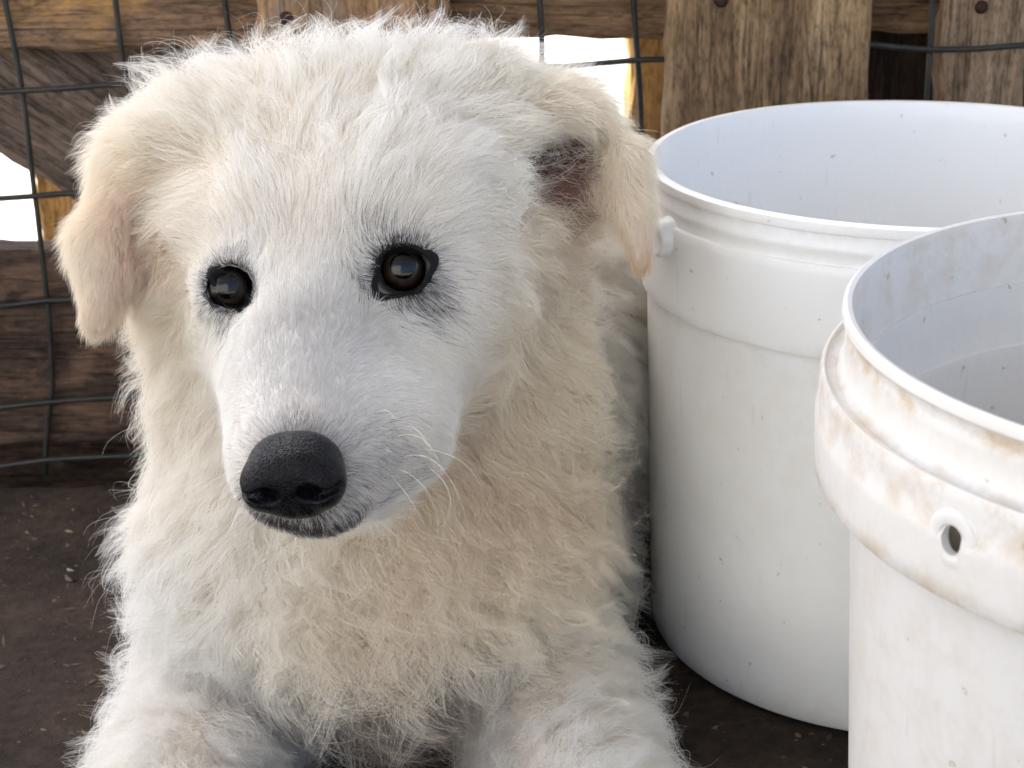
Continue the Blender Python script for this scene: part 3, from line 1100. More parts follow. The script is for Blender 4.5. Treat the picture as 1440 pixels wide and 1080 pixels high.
NV, NF = surface_nets(nose_sdf, NOSE_C - 0.026, NOSE_C + 0.026, 0.0007)
k = NT("nose_leather")
oc = k.objcoord()
vo = k.node("ShaderNodeTexVoronoi", feature='DISTANCE_TO_EDGE')
vo.inputs["Scale"].default_value = 900
k.link(oc, vo.inputs["Vector"])
pe = k.ramp(vo.outputs["Distance"], [(0.0, (0, 0, 0)), (0.22, (1, 1, 1))])
nn = k.noise(oc, 220, 3)
cc = k.ramp(nn, [(0.3, (0.003, 0.003, 0.0035)), (0.7, (0.006, 0.0055, 0.007))])
k.link(cc, k.b.inputs["Base Color"])
k.b.inputs["Roughness"].default_value = 0.25
k.b.inputs["Specular IOR Level"].default_value = 0.13
k.link(k.bump(pe, 0.4, 0.0004), k.b.inputs["Normal"])
M_nose = k.m
nose = mesh_obj("nose", NV, [tuple(x) for x in NF], M_nose, dog)

# ------------------------------------------------------------------ the coat
# guide marks: picture place of a patch -> flow in the picture (right, down), lift, length, region, curl, clump size
GUIDES = [
    # muzzle and face, short
    (425, 585, (0.0, -1.0), 0.25, 0.0055, 'face', 0.0), (470, 590, (0.45, -0.9), 0.25, 0.0065, 'face', 0), (385, 590, (-0.4, -0.9), 0.25, 0.006, 'face', 0),
    (350, 620, (-0.8, -0.5), 0.25, 0.007, 'face', 0), (520, 600, (0.85, -0.45), 0.25, 0.008, 'face', 0),
    (430, 500, (0.05, -1.0), 0.22, 0.008, 'face', 0), (370, 500, (-0.45, -0.85), 0.22, 0.009, 'face', 0), (330, 540, (-0.9, -0.1), 0.25, 0.010, 'face', 0),
    (510, 500, (0.6, -0.75), 0.22, 0.009, 'face', 0), (580, 540, (0.95, -0.2), 0.22, 0.010, 'face', 0), (640, 560, (0.95, 0.3), 0.25, 0.012, 'face', 0),
    (540, 640, (0.95, 0.25), 0.25, 0.008, 'face', 0), (500, 690, (0.85, 0.5), 0.3, 0.007, 'face', 0), (600, 620, (0.9, 0.45), 0.25, 0.011, 'face', 0),
    (430, 738, (0.1, 1.0), 0.35, 0.006, 'face', 0), (370, 715, (-0.5, 0.85), 0.35, 0.006, 'face', 0), (345, 670, (-0.9, 0.4), 0.3, 0.008, 'face', 0), (480, 725, (0.5, 0.85), 0.35, 0.006, 'face', 0),
    (325, 600, (-0.9, 0.2), 0.25, 0.009, 'face', 0),
    (445, 400, (0.0, -1.0), 0.22, 0.010, 'face', 0), (400, 420, (-0.3, -0.9), 0.22, 0.010, 'face', 0), (490, 420, (0.3, -0.9), 0.22, 0.010, 'face', 0),
    (320, 460, (-0.6, 0.7), 0.25, 0.010, 'face', 0), (290, 430, (-0.9, 0.4), 0.3, 0.014, 'face', 0), (580, 450, (0.9, 0.45), 0.22, 0.010, 'face', 0), (640, 450, (1.0, 0.3), 0.22, 0.014, 'face', 0),
    (650, 380, (1.0, 0.05), 0.25, 0.015, 'face', 0), (570, 330, (0.35, -0.9), 0.3, 0.009, 'face', 0), (520, 360, (-0.2, -0.95), 0.3, 0.009, 'face', 0), (330, 360, (-0.2, -0.95), 0.3, 0.009, 'face', 0), (285, 380, (-0.9, -0.3), 0.3, 0.012, 'face', 0),
    # forehead to crown
    (445, 310, (0.0, -1.0), 0.25, 0.016, 'head', 0.1), (360, 280, (-0.35, -0.9), 0.28, 0.018, 'head', 0.1), (545, 270, (0.35, -0.9), 0.28, 0.018, 'head', 0.1), (620, 310, (0.8, -0.5), 0.28, 0.018, 'head', 0.1),
    (440, 220, (-0.05, -1.0), 0.32, 0.024, 'head', 0.2), (340, 200, (-0.45, -0.85), 0.32, 0.025, 'head', 0.2), (560, 190, (0.3, -0.95), 0.32, 0.025, 'head', 0.2), (640, 220, (0.75, -0.6), 0.32, 0.024, 'head', 0.2),
    (420, 120, (-0.05, -1.0), 0.5, 0.034, 'head', 0.3), (530, 110, (0.05, -1.0), 0.5, 0.034, 'head', 0.3), (620, 120, (0.35, -0.9), 0.5, 0.034, 'head', 0.3), (330, 130, (-0.5, -0.8), 0.5, 0.034, 'head', 0.3),
    (270, 200, (-0.75, -0.55), 0.45, 0.030, 'head', 0.3), (270, 300, (-0.95, -0.1), 0.4, 0.026, 'head', 0.3), (665, 270, (0.9, -0.4), 0.30, 0.018, 'head', 0.3), (700, 235, (0.95, 0.05), 0.45, 0.020, 'head', 0.9), (695, 285, (0.95, -0.1), 0.45, 0.020, 'head', 0.9), (690, 170, (0.85, -0.45), 0.4, 0.032, 'head', 0.3),
    # cheeks and ruff
    (240, 420, (-0.8, 0.55), 0.4, 0.028, 'ruff', 0.4), (260, 520, (-0.8, 0.6), 0.4, 0.030, 'ruff', 0.5), (230, 620, (-0.9, 0.4), 0.42, 0.032, 'ruff', 0.6), (290, 640, (-0.6, 0.8), 0.35, 0.030, 'ruff', 0.5),
    (700, 360, (0.95, 0.25), 0.32, 0.026, 'ruff', 0.3), (750, 430, (0.9, 0.45), 0.36, 0.030, 'ruff', 0.4), (700, 500, (0.8, 0.6), 0.32, 0.028, 'ruff', 0.4), (790, 530, (0.9, 0.4), 0.4, 0.032, 'ruff', 0.5), (690, 600, (0.6, 0.8), 0.32, 0.030, 'ruff', 0.5),
    (790, 650, (0.9, 0.4), 0.4, 0.034, 'ruff', 0.6), (640, 700, (0.3, 0.95), 0.35, 0.032, 'ruff', 0.7), (320, 730, (-0.5, 0.85), 0.35, 0.030, 'ruff', 0.5),
    # chest
    (560, 780, (0.15, 1.0), 0.4, 0.036, 'chest', 1.0), (470, 790, (-0.15, 1.0), 0.4, 0.036, 'chest', 1.0), (520, 870, (0.05, 1.0), 0.4, 0.042, 'chest', 1.0), (380, 800, (-0.45, 0.9), 0.38, 0.032, 'chest', 0.7), (300, 820, (-0.75, 0.6), 0.38, 0.030, 'chest', 0.5),
    (230, 740, (-0.95, 0.25), 0.42, 0.032, 'chest', 0.5), (680, 790, (0.4, 0.9), 0.38, 0.032, 'chest', 0.7), (760, 800, (0.8, 0.55), 0.4, 0.032, 'chest', 0.6), (820, 760, (0.95, 0.3), 0.42, 0.034, 'chest', 0.6), (540, 950, (0.0, 1.0), 0.4, 0.046, 'chest', 1.0),
    (440, 930, (-0.2, 1.0), 0.36, 0.036, 'chest', 0.8), (640, 930, (0.2, 1.0), 0.36, 0.036, 'chest', 0.8),
    # legs
    (230, 900, (-0.85, 0.5), 0.4, 0.028, 'leg_a', 0.75), (310, 940, (-0.5, 0.85), 0.36, 0.028, 'leg_a', 0.75), (230, 1000, (-0.85, 0.5), 0.4, 0.026, 'leg_a', 0.75), (330, 1030, (0.2, 0.95), 0.36, 0.026, 'leg_a', 0.75), (180, 1060, (-0.85, 0.5), 0.4, 0.022, 'leg_a', 0.75),
    (800, 880, (0.9, 0.45), 0.4, 0.028, 'leg_b', 0.75), (730, 930, (0.5, 0.85), 0.36, 0.028, 'leg_b', 0.75), (820, 990, (0.9, 0.35), 0.4, 0.026, 'leg_b', 0.75), (700, 1030, (-0.1, 0.95), 0.36, 0.026, 'leg_b', 0.75), (840, 1060, (0.8, 0.5), 0.4, 0.024, 'leg_b', 0.75),
    # ears
    (210, 215, (-0.85, 0.3), 0.3, 0.020, 'ear_a', 0.2), (150, 270, (-0.75, 0.65), 0.28, 0.011, 'ear_a', 0.2), (122, 340, (-0.4, 0.9), 0.28, 0.009, 'ear_a', 0.2), (130, 440, (-0.1, 1.0), 0.3, 0.007, 'ear_a', 0.1), (165, 380, (-0.2, 1.0), 0.25, 0.008, 'ear_a', 0.2), (195, 300, (-0.6, 0.8), 0.3, 0.016, 'ear_a', 0.4),
    (760, 150, (0.9, 0.05), 0.3, 0.024, 'ear_b', 0.2), (820, 190, (0.85, 0.45), 0.28, 0.016, 'ear_b', 0.2), (875, 250, (0.5, 0.85), 0.28, 0.010, 'ear_b', 0.1), (900, 340, (0.1, 1.0), 0.25, 0.006, 'ear_b', 0.1), (740, 205, (0.9, 0.35), 0.35, 0.022, 'ear_b', 0.5), (800, 225, (0.8, 0.55), 0.35, 0.018, 'ear_b', 0.5), (760, 300, (0.9, 0.3), 0.4, 0.020, 'ear_b', 0.6),
    # flank behind
    (850, 450, (0.1, 1.0), 0.35, 0.026, 'back', 0.4), (870, 600, (0.15, 1.0), 0.35, 0.028, 'back', 0.5), (880, 750, (0.2, 1.0), 0.35, 0.026, 'back', 0.5),
]
gp, gt, gl_, gL, gR, gC = [], [], [], [], [], []
for (px, py, fl2, lift, L, reg, curl) in GUIDES:
    s = trace(px, py)
    if s is None:
        continue
    if reg == 'face':
        L *= 0.62; lift *= 0.6
    elif reg == 'head':
        L *= 0.86; lift *= 0.86
    else:
        L *= 0.82
    gp.append(s); gt.append(RIGHT * fl2[0] - UP * fl2[1]); gl_.append(lift); gL.append(L); gR.append(reg); gC.append(curl)
# hidden sides: straight 3D marks
for (p_, t_, lift, L, reg, curl) in (((0.03, 0.82, 0.175), (0.4, 0.3, -0.6), 0.45, 0.026, 'back', 0.7), ((0.055, 0.81, 0.12), (0.1, -0.1, -1.0), 0.45, 0.026, 'back', 0.7), ((0.02, 0.76, 0.17), (0.5, 0.2, -0.6), 0.45, 0.026, 'back', 0.7), ((0.05, 0.80, 0.06), (0.1, -0.2, -1.0), 0.45, 0.026, 'back', 0.7), ((0.0, 0.86, 0.19), (0.4, 0.5, -0.3), 0.45, 0.026, 'back', 0.7),
                                     ((-0.06, 0.80, 0.18), (0.1, 0.8, 0.1), 0.4, 0.028, 'back', 0.4), ((-0.13, 0.80, 0.1), (-0.2, 0.3, -0.9), 0.35, 0.026, 'back', 0.4), ((-0.02, 0.93, 0.1), (0, 0.3, -0.9), 0.35, 0.024, 'back', 0.4),
                                     ((-0.07, 0.76, 0.29), (0, 0.8, -0.4), 0.4, 0.030, 'head', 0.3), ((-0.07, 0.80, 0.2), (0, 0.7, -0.6), 0.4, 0.030, 'ruff', 0.4), ((-0.14, 0.52, 0.035), (-0.2, -1, -0.2), 0.3, 0.012, 'leg_a', 0.1), ((0.03, 0.525, 0.035), (0.2, -1, -0.2), 0.3, 0.012, 'leg_b', 0.1),
                                     ((-0.125, 0.86, 0.04), (-0.3, -0.8, -0.3), 0.35, 0.026, 'back', 0.4)):
    gp.append(np.array(p_)); gt.append(np.array(t_)); gl_.append(lift); gL.append(L); gR.append(reg); gC.append(curl)
gp = np.array(gp); gt = np.array(gt); gl_ = np.array(gl_); gL = np.array(gL); gC = np.array(gC)
REG = ['face', 'head', 'ruff', 'chest', 'leg_a', 'leg_b', 'ear_a', 'ear_b', 'back']
gRi = np.array([REG.index(r) for r in gR])


def wav(p, f, seed):
    a = np.array([[1.0, 0.6, -0.4], [-0.5, 1.1, 0.7], [0.7, -0.8, 1.0], [1.2, 0.3, 0.9]])
    out = 0
    for i in range(4):
        out = out + np.sin(p @ a[i] * f * (1 + 0.37 * i) + seed * (1.7 + i * 2.3)) / (1 + 0.4 * i)
    return out / 2.4


def field(p):
    """coat parameters at surface points"""
    T = np.zeros_like(p); LF = np.zeros(len(p)); LN = np.zeros(len(p)); CU = np.zeros(len(p)); RG = np.zeros(len(p), int)
    for i in range(0, len(p), 20000):
        q = p[i:i + 20000]
        d2 = ((q[:, None] - gp[None]) ** 2).sum(2)
        w_ = 1.0 / (d2 + 0.00004) ** 2
        w_ /= w_.sum(1, keepdims=True)
        T[i:i + 20000] = w_ @ gt; LF[i:i + 20000] = w_ @ gl_; LN[i:i + 20000] = w_ @ gL; CU[i:i + 20000] = w_ @ gC
        RG[i:i + 20000] = gRi[d2.argmin(1)]
    for (ce, r, g_, *_) in EYES:          # hair parts away from the eyes
        f_ = ce + g_ * r
        dv = p - f_
        dd = np.linalg.norm(dv, axis=1)
        w_ = np.exp(-(dd / 0.0165) ** 4)[:, None]
        T = T * (1 - w_) + dv / np.maximum(dd, 1e-6)[:, None] * w_
        LN = LN * (1 - w_[:, 0]) + np.minimum(LN, 0.0034) * w_[:, 0]
        LF = LF * (1 - 0.35 * w_[:, 0])
    dv = p - (NOSE_C - HF * 0.004)
    dd = np.linalg.norm(dv, axis=1)
    w_ = np.exp(-(dd / 0.024) ** 4)[:, None]
    T = T * (1 - w_) + dv / np.maximum(dd, 1e-6)[:, None] * w_
    LN = LN * (1 - w_[:, 0]) + np.minimum(LN, 0.0042) * w_[:, 0]
    return T, LF, LN, CU, RG


_tp = {}


def TP(x, y, D_):
    if (x, y) not in _tp:
        q_ = trace(x, y)
        _tp[(x, y)] = P(x, y, D_) if q_ is None or abs((q_ - CAM) @ FWD - D_) > 0.05 else q_
    return _tp[(x, y)]


def coat_colour(p, n):
    px, py, D = project(p)
    m = len(p)
    white = np.array([0.865, 0.868, 0.842]); cream = np.array([0.89, 0.83, 0.705]); tan = np.array([0.70, 0.54, 0.37])
    wc = np.zeros(m); wt = np.zeros(m)

    def add(arr, x, y, D_, s, a):
        arr += a * gauss(p, TP(x, y, D_), s)
    for x, y, D_, s, a in ((130, 350, .705, .03, .8), (190, 300, .715, .02, .6), (880, 280, .72, .03, .9), (780, 230, .735, .03, .7), (740, 430, .72, .03, .75), (700, 560, .71, .03, .85), (640, 720, .69, .03, .8), (560, 800, .68, .022, .8), (530, 880, .67, .020, .6),
                           (240, 480, .73, .03, .45), (300, 650, .72, .03, .25), (800, 650, .73, .04, .7), (820, 780, .72, .03, .3), (440, 320, .69, .012, .1), (540, 950, .66, .025, .8), (560, 480, .655, .02, .15), (300, 150, .74, .04, .2), (880, 620, .84, .05, .5), (420, 900, .69, .02, .3)):
        add(wc, x, y, D_, s, a)
    for x, y, D_, s, a in ((905, 375, .712, .008, .9), (850, 300, .725, .012, .6), (650, 670, .68, .018, .3), (560, 820, .68, .016, .2), (135, 455, .703, .008, .5), (550, 980, .655, .02, .35), (195, 300, .715, .01, .4), (780, 690, .72, .02, .2), (790, 320, .735, .01, .4)):
        add(wt, x, y, D_, s, a)
    wc = np.clip(wc + 0.14 + 0.10 * wav(p, 90, 3) - 0.16 * gauss(p, TP(440, 500, .65), 0.035), 0, 1)[:, None]; wt = np.clip(wt, 0, 1)[:, None]
    c = white * (1 - wc) + cream * wc
    c = c * (1 - wt) + tan * wt
    c = c * (1 + rng.normal(0, 0.035, (m, 1)))
    drt = np.clip((p[:, 1] - 0.745) / 0.03, 0, 1) * (p[:, 0] > -0.03) * np.clip(0.05 + 0.5 * wav(p, 210, 8), 0, 0.6)
    c = c * (1 - drt[:, None]) + np.array([0.52, 0.45, 0.35]) * drt[:, None]
    mud_shade = np.clip(1.3 * gauss(p, TP(545, 1030, .72), 0.030) * (p[:, 2] < 0.075), 0, 0.85)[:, None]  # dirty hair plus the shade between the forelegs, put into the colour
    c = c * (1 - mud_shade) + np.array([0.30, 0.21, 0.135]) * mud_shade
    gry = np.clip(0.55 * gauss(p, TP(430, 540, .635), 0.014) + 0.5 * gauss(p, TP(440, 450, .65), 0.013) + 0.45 * gauss(p, TP(520, 640, .615), 0.012) + 0.35 * gauss(p, TP(370, 480, .65), 0.010) + 0.4 * gauss(p, TP(520, 470, .65), 0.012), 0, 0.8)[:, None] * rng.uniform(0.85, 1.1, (m, 1))
    gry = np.clip(gry, 0, 1)
    c = c * (1 - gry) + np.array([0.50, 0.485, 0.465]) * gry
    # pigmented hairs round eyes, nose and lips
    dark = np.zeros(m)
    for ei, (ce, r, g_, hw_, hh_, rot) in enumerate(EYES):
        f_ = ce + g_ * r
        dark += 0.55 * gauss(p, f_, 0.0072) if ei == 0 else 1.0 * gauss(p, f_, 0.0077)
    e0, e1 = EC
    dark += 0.5 * gauss(p, TP(600, 425, .652), 0.0065) + 0.25 * gauss(p, TP(522, 325, .655), 0.0045) + 0.45 * gauss(p, TP(522, 405, .653), 0.005) + 0.3 * gauss(p, TP(318, 445, .662), 0.005) + 0.3 * gauss(p, TP(352, 395, .662), 0.004)
    dark += 0.85 * gauss(p, NOSE_C + HU * 0.006, 0.0115) * (py > 560)
    for q in LIPLINE[:4]:
        dark += 0.55 * gauss(p, q, 0.0065)
    for (x, y) in ((505, 722), (535, 705), (565, 683), (590, 662)):
        dark += 0.22 * gauss(p, TP(x, y, .62), 0.0036)
    for (x, y) in ((530, 625), (548, 640), (520, 650), (560, 622), (540, 660), (515, 668), (500, 690)):
        dark += 0.06 * gauss(p, TP(x, y, .612), 0.0065)
    isd = rng.random(m) < np.clip(dark, 0, 0.95)
    c[isd] = np.array([0.030, 0.023, 0.019]) * rng.uniform(0.6, 2.6, (isd.sum(), 1))
    pink = np.clip(0.08 * gauss(p, TP(425, 330, .69), 0.012) + 0.08 * gauss(p, TP(430, 590, .60), 0.004), 0, 0.5)[:, None]
    pink = np.clip(pink + 0.4 * gauss(p, TP(198, 330, .712), 0.010)[:, None] + 0.3 * gauss(p, TP(170, 400, .705), 0.006)[:, None], 0, 0.75)
    c = c * (1 - pink) + np.array([0.72, 0.50, 0.40]) * pink
    return np.clip(c, 0.003, 0.9)


# triangles of the body for root placing
TRI = np.concatenate([BF[:, [0, 1, 2]], BF[:, [0, 2, 3]]])
ta, tb, tc = BV[TRI[:, 0]], BV[TRI[:, 1]], BV[TRI[:, 2]]
t_area = 0.5 * np.linalg.norm(np.cross(tb - ta, tc - ta), axis=1)
t_cen = (ta + tb + tc) / 3
t_nrm = BN[TRI].mean(1)
vdir = CAM - t_cen; vdir /= np.linalg.norm(vdir, axis=1, keepdims=True)
t_face = (t_nrm * vdir).sum(1)


def seed_roots(n, dens):
    w_ = t_area * dens
    idx = rng.choice(len(TRI), n, p=w_ / w_.sum())
    u, v_ = rng.random(n), rng.random(n)
    s = u + v_ > 1
    u[s], v_[s] = 1 - u[s], 1 - v_[s]
    p_ = ta[idx] + u[:, None] * (tb[idx] - ta[idx]) + v_[:, None] * (tc[idx] - ta[idx])
    nn_ = BN[TRI[idx, 0]] * (1 - u - v_)[:, None] + BN[TRI[idx, 1]] * u[:, None] + BN[TRI[idx, 2]] * v_[:, None]
    nn_ /= np.linalg.norm(nn_, axis=1, keepdims=True)
    return p_, nn_


_, _, tL, _, _ = field(t_cen)
facing = np.clip(0.30 + 1.2 * np.clip(t_face + 0.45, 0, 0.6), 0.3, 1.0)
facing = np.where(t_cen[:, 2] < 0.006, 0.02, facing)
keep = np.ones(len(t_cen))
tx_, ty_, _ = project(t_cen)
for ei, (c, r, g_, *_) in enumerate(EYES):
    keep *= (np.linalg.norm(t_cen - c, axis=1) > r + 0.0011)
    ex0, ey0 = ((325.0, 405.0), (567.0, 380.0))[ei]
    th_ = np.arctan2(-(ty_ - ey0), tx_ - ex0) % (2 * np.pi)
    lim = np.interp(th_, np.linspace(0, 2 * np.pi, 97), np.array(OUTL[ei] + OUTL[ei][:1]))
    near_ = np.linalg.norm(t_cen - c, axis=1) < 0.03
    keep *= ~(near_ & (np.hypot(tx_ - ex0, ty_ - ey0) < lim - 4.5))
nl = (t_cen - NOSE_C) @ HM.T
keep *= ~((np.abs(nl[:, 0] / 0.0155) ** 2.5 + np.abs(nl[:, 1] / 0.016) ** 2.5 + np.abs(nl[:, 2] / 0.0125) ** 2.5) < 1)
keep *= 1 - 0.96 * np.clip(2.2 * np.exp(-((t_cen - P(772, 264, 0.745)) ** 2).sum(1) / (2 * 0.0160 ** 2)), 0, 1)
keep *= 1 - 0.75 * np.exp(-((t_cen - P(200, 330, 0.722)) ** 2).sum(1) / (2 * 0.008 ** 2))
K = 9


def strands(p, n, T, LF, L, CU, seed, jitter=0.2, curl_gain=1.0, lift_gain=1.0):
    m = len(p)
    T = T - n * (T * n).sum(1, keepdims=True)
    T /= np.maximum(np.linalg.norm(T, axis=1, keepdims=True), 1e-6)
    B = np.cross(n, T)
    # coherent wander of the coat direction
    wv = 0.42 * wav(p, 130, seed) + 0.34 * wav(p, 300, seed + 5)
    wv = wv * np.clip(0.3 + CU * 1.3, 0.3, 1.4)
    T2 = T * np.cos(wv)[:, None] + B * np.sin(wv)[:, None]
    B2 = np.cross(n, T2)
    lift = np.clip(LF * lift_gain * (1 + 0.35 * wav(p, 210, seed + 9)), 0.08, 0.9)
    d0 = T2 * (1 - lift)[:, None] + n * (lift * 1.35)[:, None] + rng.normal(0, jitter, (m, 3)) * 0.5
    d0 /= np.linalg.norm(d0, axis=1, keepdims=True)
    s = np.linspace(0, 1, K)
    ph = rng.uniform(0, 6.28, m) * 0.25 + 5 * wav(p, 160, seed + 2)
    fr_ = 4.2 + 3.0 * CU + 2.2 * wav(p, 70, seed + 4)
    amp = L * (0.03 + 0.30 * CU * curl_gain)
    out = np.zeros((m, K, 3))
    for i, si in enumerate(s):
        bend = si ** 1.8
        q = p + d0 * (L * si)[:, None] + (T2 * 0.28 - n * 0.22) * (L * bend * lift * 1.6)[:, None]
        q[:, 2] -= 0.16 * L * bend * np.clip(CU + 0.2, 0, 1)
        a1 = amp * si ** 1.1
        q += B2 * (a1 * np.sin(fr_ * si * 1.4 + ph))[:, None] + n * (a1 * 0.7 * np.cos(fr_ * si * 1.4 + ph * 1.3))[:, None]
        out[:, i] = q
    return out


def clump_to(own, proot, guides, groot, strength, power=1.4):
    kd = kdtree.KDTree(len(groot))
    for i, g0 in enumerate(groot):
        kd.insert(g0, i)
    kd.balance()
    idx = np.array([kd.find(x)[1] for x in proot])
    gs = guides[idx]
    off = (proot - groot[idx])[:, None]
    s = np.linspace(0, 1, K)[None, :, None]
    tgt = gs + off * (1 - s) ** 1.2 * 0.9
    w_ = np.clip(strength[:, None, None], 0, 1) * s ** power
    return own * (1 - w_) + tgt * w_, idx


# clump guides
g_roots, g_n = seed_roots(12000, facing * keep / np.clip(tL, 0.006, 0.05))
gT, gLF, gLN, gCU, gRG = field(g_roots)
g_len = gLN * np.clip(rng.normal(1.08, 0.2, len(g_roots)), 0.55, 1.6)
g_str = strands(g_roots, g_n, gT, gLF, g_len, gCU, 1.0, 0.30)
# big locks that gather the clumps
b_roots, b_n = seed_roots(2300, facing * keep * np.clip((tL - 0.010) / 0.012, 0.02, 1.0))
bT, bLF, bLN, bCU, _ = field(b_roots)
b_len = bLN * np.clip(rng.normal(1.15, 0.25, len(b_roots)), 0.6, 1.8)
b_str = strands(b_roots, b_n, bT, bLF, b_len, bCU * 1.2 + 0.1, 7.0, 0.55, 1.2, 1.1)


g_str, _ = clump_to(g_str, g_roots, b_str, b_roots, 0.72 * np.clip((gLN - 0.009) / 0.010, 0, 1))
NF_ = 300000
dens = facing * keep / np.clip(tL, 0.007, 0.03)
r_p, r_n = seed_roots(NF_, dens)
T_, LF_, LN_, CU_, RG_ = field(r_p)
under = rng.random(NF_) < 0.45
ln = LN_ * np.where(under, rng.uniform(0.45, 0.8, NF_), np.clip(rng.normal(1.0, 0.17, NF_), 0.5, 1.5))
own = strands(r_p, r_n, T_, LF_, ln, CU_, 1.0, 0.26)
stg = np.where(under, 0.30, 0.74) * np.clip(rng.normal(1, 0.25, NF_), 0.1, 1.3) * np.clip(LN_ / 0.022, 0.35, 1.1)
st, _ = clump_to(own, r_p, g_str, g_roots, stg)
# flyaway hairs
NW = 5200
w_p, w_n = seed_roots(NW, facing * keep * np.clip((tL - 0.013) / 0.012, 0, 1.2))
T2_, LF2, LN2, CU2, RG2 = field(w_p)
fly = strands(w_p, w_n, T2_, LF2, LN2 * rng.uniform(1.0, 1.35, NW), CU2 + 0.15, 3.0, 0.5, 1.2, 1.1)
# long curling hairs growing across the open ear
e_p = []
for (ex, ey) in ((684, 235), (686, 252), (690, 270), (698, 290), (712, 302), (700, 212), (742, 202), (765, 198), (790, 200), (815, 210), (838, 225), (750, 308), (780, 312)):
    for _ in range(16):
        q_ = trace(ex + rng.normal(0, 6), ey + rng.normal(0, 5))
        if q_ is not None: e_p.append(q_)
e_p = np.array(e_p); e_n = grad(e_p)
ex_, ey_, _ = project(e_p)
e_T = np.stack([0.95 + 0 * ex_, np.where(ey_ < 230, 0.65, np.where(ey_ > 292, -0.25, 0.12))], 1)
e_T = e_T[:, :1] * RIGHT - e_T[:, 1:] * UP + 0.25 * (-FWD)
NE = len(e_p)
e_S = strands(e_p, e_n, e_T, np.full(NE, 0.25), rng.uniform(0.014, 0.028, NE), np.full(NE, 0.9), 5.0, 0.35, 1.1)
allS = np.concatenate([st, fly, e_S]); allP = np.concatenate([r_p, w_p, e_p]); allN = np.concatenate([r_n, w_n, e_n]); allR = np.concatenate([RG_, RG2, np.full(NE, REG.index('ear_b'))]); allL = np.concatenate([ln, LN2, np.full(NE, 0.03)])
allS[:, :, 2] = np.maximum(allS[:, :, 2], 0.0015 + 0.002 * rng.random((len(allS), 1)))
for (c, r, g_, *_) in EYES:      # hairs never cross the eyeball
    dv = allS - c
    dd = np.linalg.norm(dv, axis=2, keepdims=True)
    near = dd[..., 0] < r + 0.0016
    allS[near] = (c + dv / np.maximum(dd, 1e-6) * (r + 0.0016))[near]
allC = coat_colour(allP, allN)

k = NT("puppy_coat")
k.n.remove(k.b)
at = k.node("ShaderNodeAttribute", attribute_name="fur_colour")
hi = k.node("ShaderNodeHairInfo")
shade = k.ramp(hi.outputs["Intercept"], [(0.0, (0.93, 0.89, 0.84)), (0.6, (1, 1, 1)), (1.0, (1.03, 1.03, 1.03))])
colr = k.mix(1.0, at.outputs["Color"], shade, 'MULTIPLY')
df = k.node("ShaderNodeBsdfDiffuse"); tl = k.node("ShaderNodeBsdfTranslucent")
hr = k.node("ShaderNodeBsdfHair", component='Reflection')
hr.inputs["RoughnessU"].default_value = 0.35; hr.inputs["RoughnessV"].default_value = 0.6
hr.inputs["Offset"].default_value = math.radians(-4)
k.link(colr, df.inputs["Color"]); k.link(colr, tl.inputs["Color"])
m1 = k.node("ShaderNodeMixShader"); m1.inputs[0].default_value = 0.44
k.link(df.outputs[0], m1.inputs[1]); k.link(tl.outputs[0], m1.inputs[2])
m2 = k.node("ShaderNodeMixShader"); m2.inputs[0].default_value = 0.06
k.link(m1.outputs[0], m2.inputs[1]); k.link(hr.outputs[0], m2.inputs[2])
k.link(m2.outputs[0], k.n["Material Output"].inputs[0])
M_fur = k.m


def hair_object(name, S_, C_, rad, parent):
    n_ = len(S_)
    hc = bpy.data.hair_curves.new(name)
    hc.add_curves([K] * n_)
    hc.attributes["position"].data.foreach_set("vector", S_.astype(np.float32).ravel())
    ra = hc.attributes.get("radius") or hc.attributes.new("radius", 'FLOAT', 'POINT')
    s = np.linspace(0, 1, K)
    tap = (1 - s ** 2.2 * 0.86)[None] * rad[:, None]
    ra.data.foreach_set("value", tap.astype(np.float32).ravel())
    fc = hc.attributes.new("fur_colour", 'FLOAT_COLOR', 'CURVE')
    fc.data.foreach_set("color", np.concatenate([C_, np.ones((n_, 1))], 1).astype(np.float32).ravel())
    o_ = bpy.data.objects.new(name, hc)
    hc.materials.append(M_fur)
    COL.objects.link(o_)
    o_.parent = parent
    return o_


NAMES = {'face': 'face_fur', 'head': 'head_fur', 'ruff': 'ruff_fur', 'chest': 'chest_fur', 'leg_a': 'leg_fur', 'leg_b': 'leg_fur', 'ear_a': 'ear_fur', 'ear_b': 'ear_fur', 'back': 'back_fur'}
for ri, rg in enumerate(REG):
    m = allR == ri
    if not m.any(): continue
    L_ = allL[m]
    rad = np.clip(0.000042 + (L_ - 0.004) / 0.024 * 0.000035, 0.00004, 0.00008) * rng.uniform(0.75, 1.25, len(L_))
    hair_object(NAMES[rg], allS[m], allC[m], rad, dog)

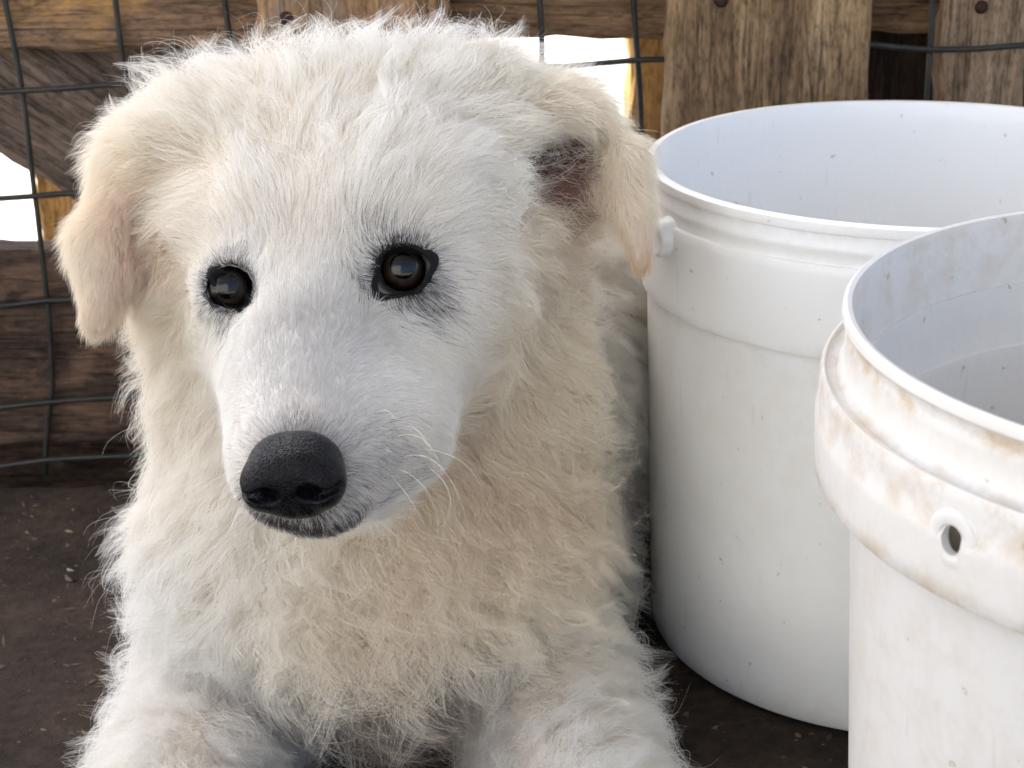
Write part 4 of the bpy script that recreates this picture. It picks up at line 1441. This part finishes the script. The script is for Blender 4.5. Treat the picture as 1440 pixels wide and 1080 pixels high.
# ---- whiskers
M_whisk = simple_mat("whisker_pale", (0.82, 0.74, 0.6), 0.4)
for (x0, y0, xm, ym, x1, y1, bul) in ((556, 606, 590, 608, 612, 668, .01), (552, 616, 600, 622, 628, 690, .01), (562, 645, 618, 655, 660, 742, .012), (556, 658, 600, 690, 618, 752, .012), (600, 632, 650, 650, 678, 690, .01),
                                      (548, 668, 575, 700, 600, 745, .01), (600, 655, 632, 695, 622, 742, .008), (528, 580, 545, 578, 553, 590, .008), (350, 655, 315, 690, 300, 745, .008), (356, 690, 330, 730, 322, 770, .008)):
    s = trace(x0, y0)
    if s is None: continue
    D0 = (s - CAM) @ FWD
    a_ = s; b_ = P(xm, ym, D0 - bul * 0.8); c_ = P(x1, y1, D0 - bul)
    tt = np.linspace(0, 1, 14)[:, None]
    ctl = 2 * b_ - 0.5 * (a_ + c_)
    line = (1 - tt) ** 2 * a_ + 2 * tt * (1 - tt) * ctl + tt ** 2 * c_
    tube("whisker", line, list(0.00014 * (1 - 0.8 * tt[:, 0])), M_whisk, dog, 6)

# ---- crumbs, straw ends and chips lying on the pen floor
M_deb = NT("floor_crumbs")
inf = M_deb.node("ShaderNodeAttribute", attribute_name="tint")
M_deb.link(inf.outputs["Color"], M_deb.b.inputs["Base Color"])
M_deb.b.inputs["Roughness"].default_value = 0.9
M_deb = M_deb.m
dv_, df_, dc_ = [], [], []
pal = np.array([[0.08, 0.06, 0.042], [0.04, 0.028, 0.022], [0.12, 0.095, 0.068], [0.02, 0.015, 0.012], [0.25, 0.22, 0.18]])
for i in range(2600):
    x, y = rng.uniform(-0.42, 0.42), rng.uniform(0.56, 0.96)
    sc = 0.0005 + 0.0016 * rng.random() ** 3
    el = rng.uniform(1, 2.2) if rng.random() < 0.93 else rng.uniform(4, 9)
    if el > 4: sc *= 0.6
    a = rng.uniform(0, 6.28)
    z = 0.0012 * hnoise(x, y, 30) + 0.0007 * hnoise(x + 3, y, 95) - 0.0012
    b0 = len(dv_)
    for (u, w_, h_) in ((-1, 0, 0.3), (0, -0.7, 0.2), (1, 0.1, 0.3), (0.1, 0.8, 0.2), (0.1, 0, 1.0), (0, 0, -0.5)):
        u = u * el + rng.normal(0, 0.15); w_ += rng.normal(0, 0.15)
        dv_.append((x + sc * (u * math.cos(a) - w_ * math.sin(a)), y + sc * (u * math.sin(a) + w_ * math.cos(a)), z + sc * h_ * 0.8))
    df_ += [(b0, b0 + 1, b0 + 4), (b0 + 1, b0 + 2, b0 + 4), (b0 + 2, b0 + 3, b0 + 4), (b0 + 3, b0, b0 + 4), (b0 + 1, b0, b0 + 5), (b0 + 2, b0 + 1, b0 + 5), (b0 + 3, b0 + 2, b0 + 5), (b0, b0 + 3, b0 + 5)]
    cc_ = pal[rng.choice(5, p=[.40, .25, .17, .17, .01])] * rng.uniform(0.7, 1.3)
    dc_ += [(*cc_, 1)] * 6
deb = mesh_obj("floor_debris", dv_, df_, M_deb, None, False)
deb.data.attributes.new("tint", 'FLOAT_COLOR', 'POINT').data.foreach_set("color", np.array(dc_).ravel())
tag(deb, "brown crumbs and straw ends scattered over the pen floor", "debris", kind="stuff")
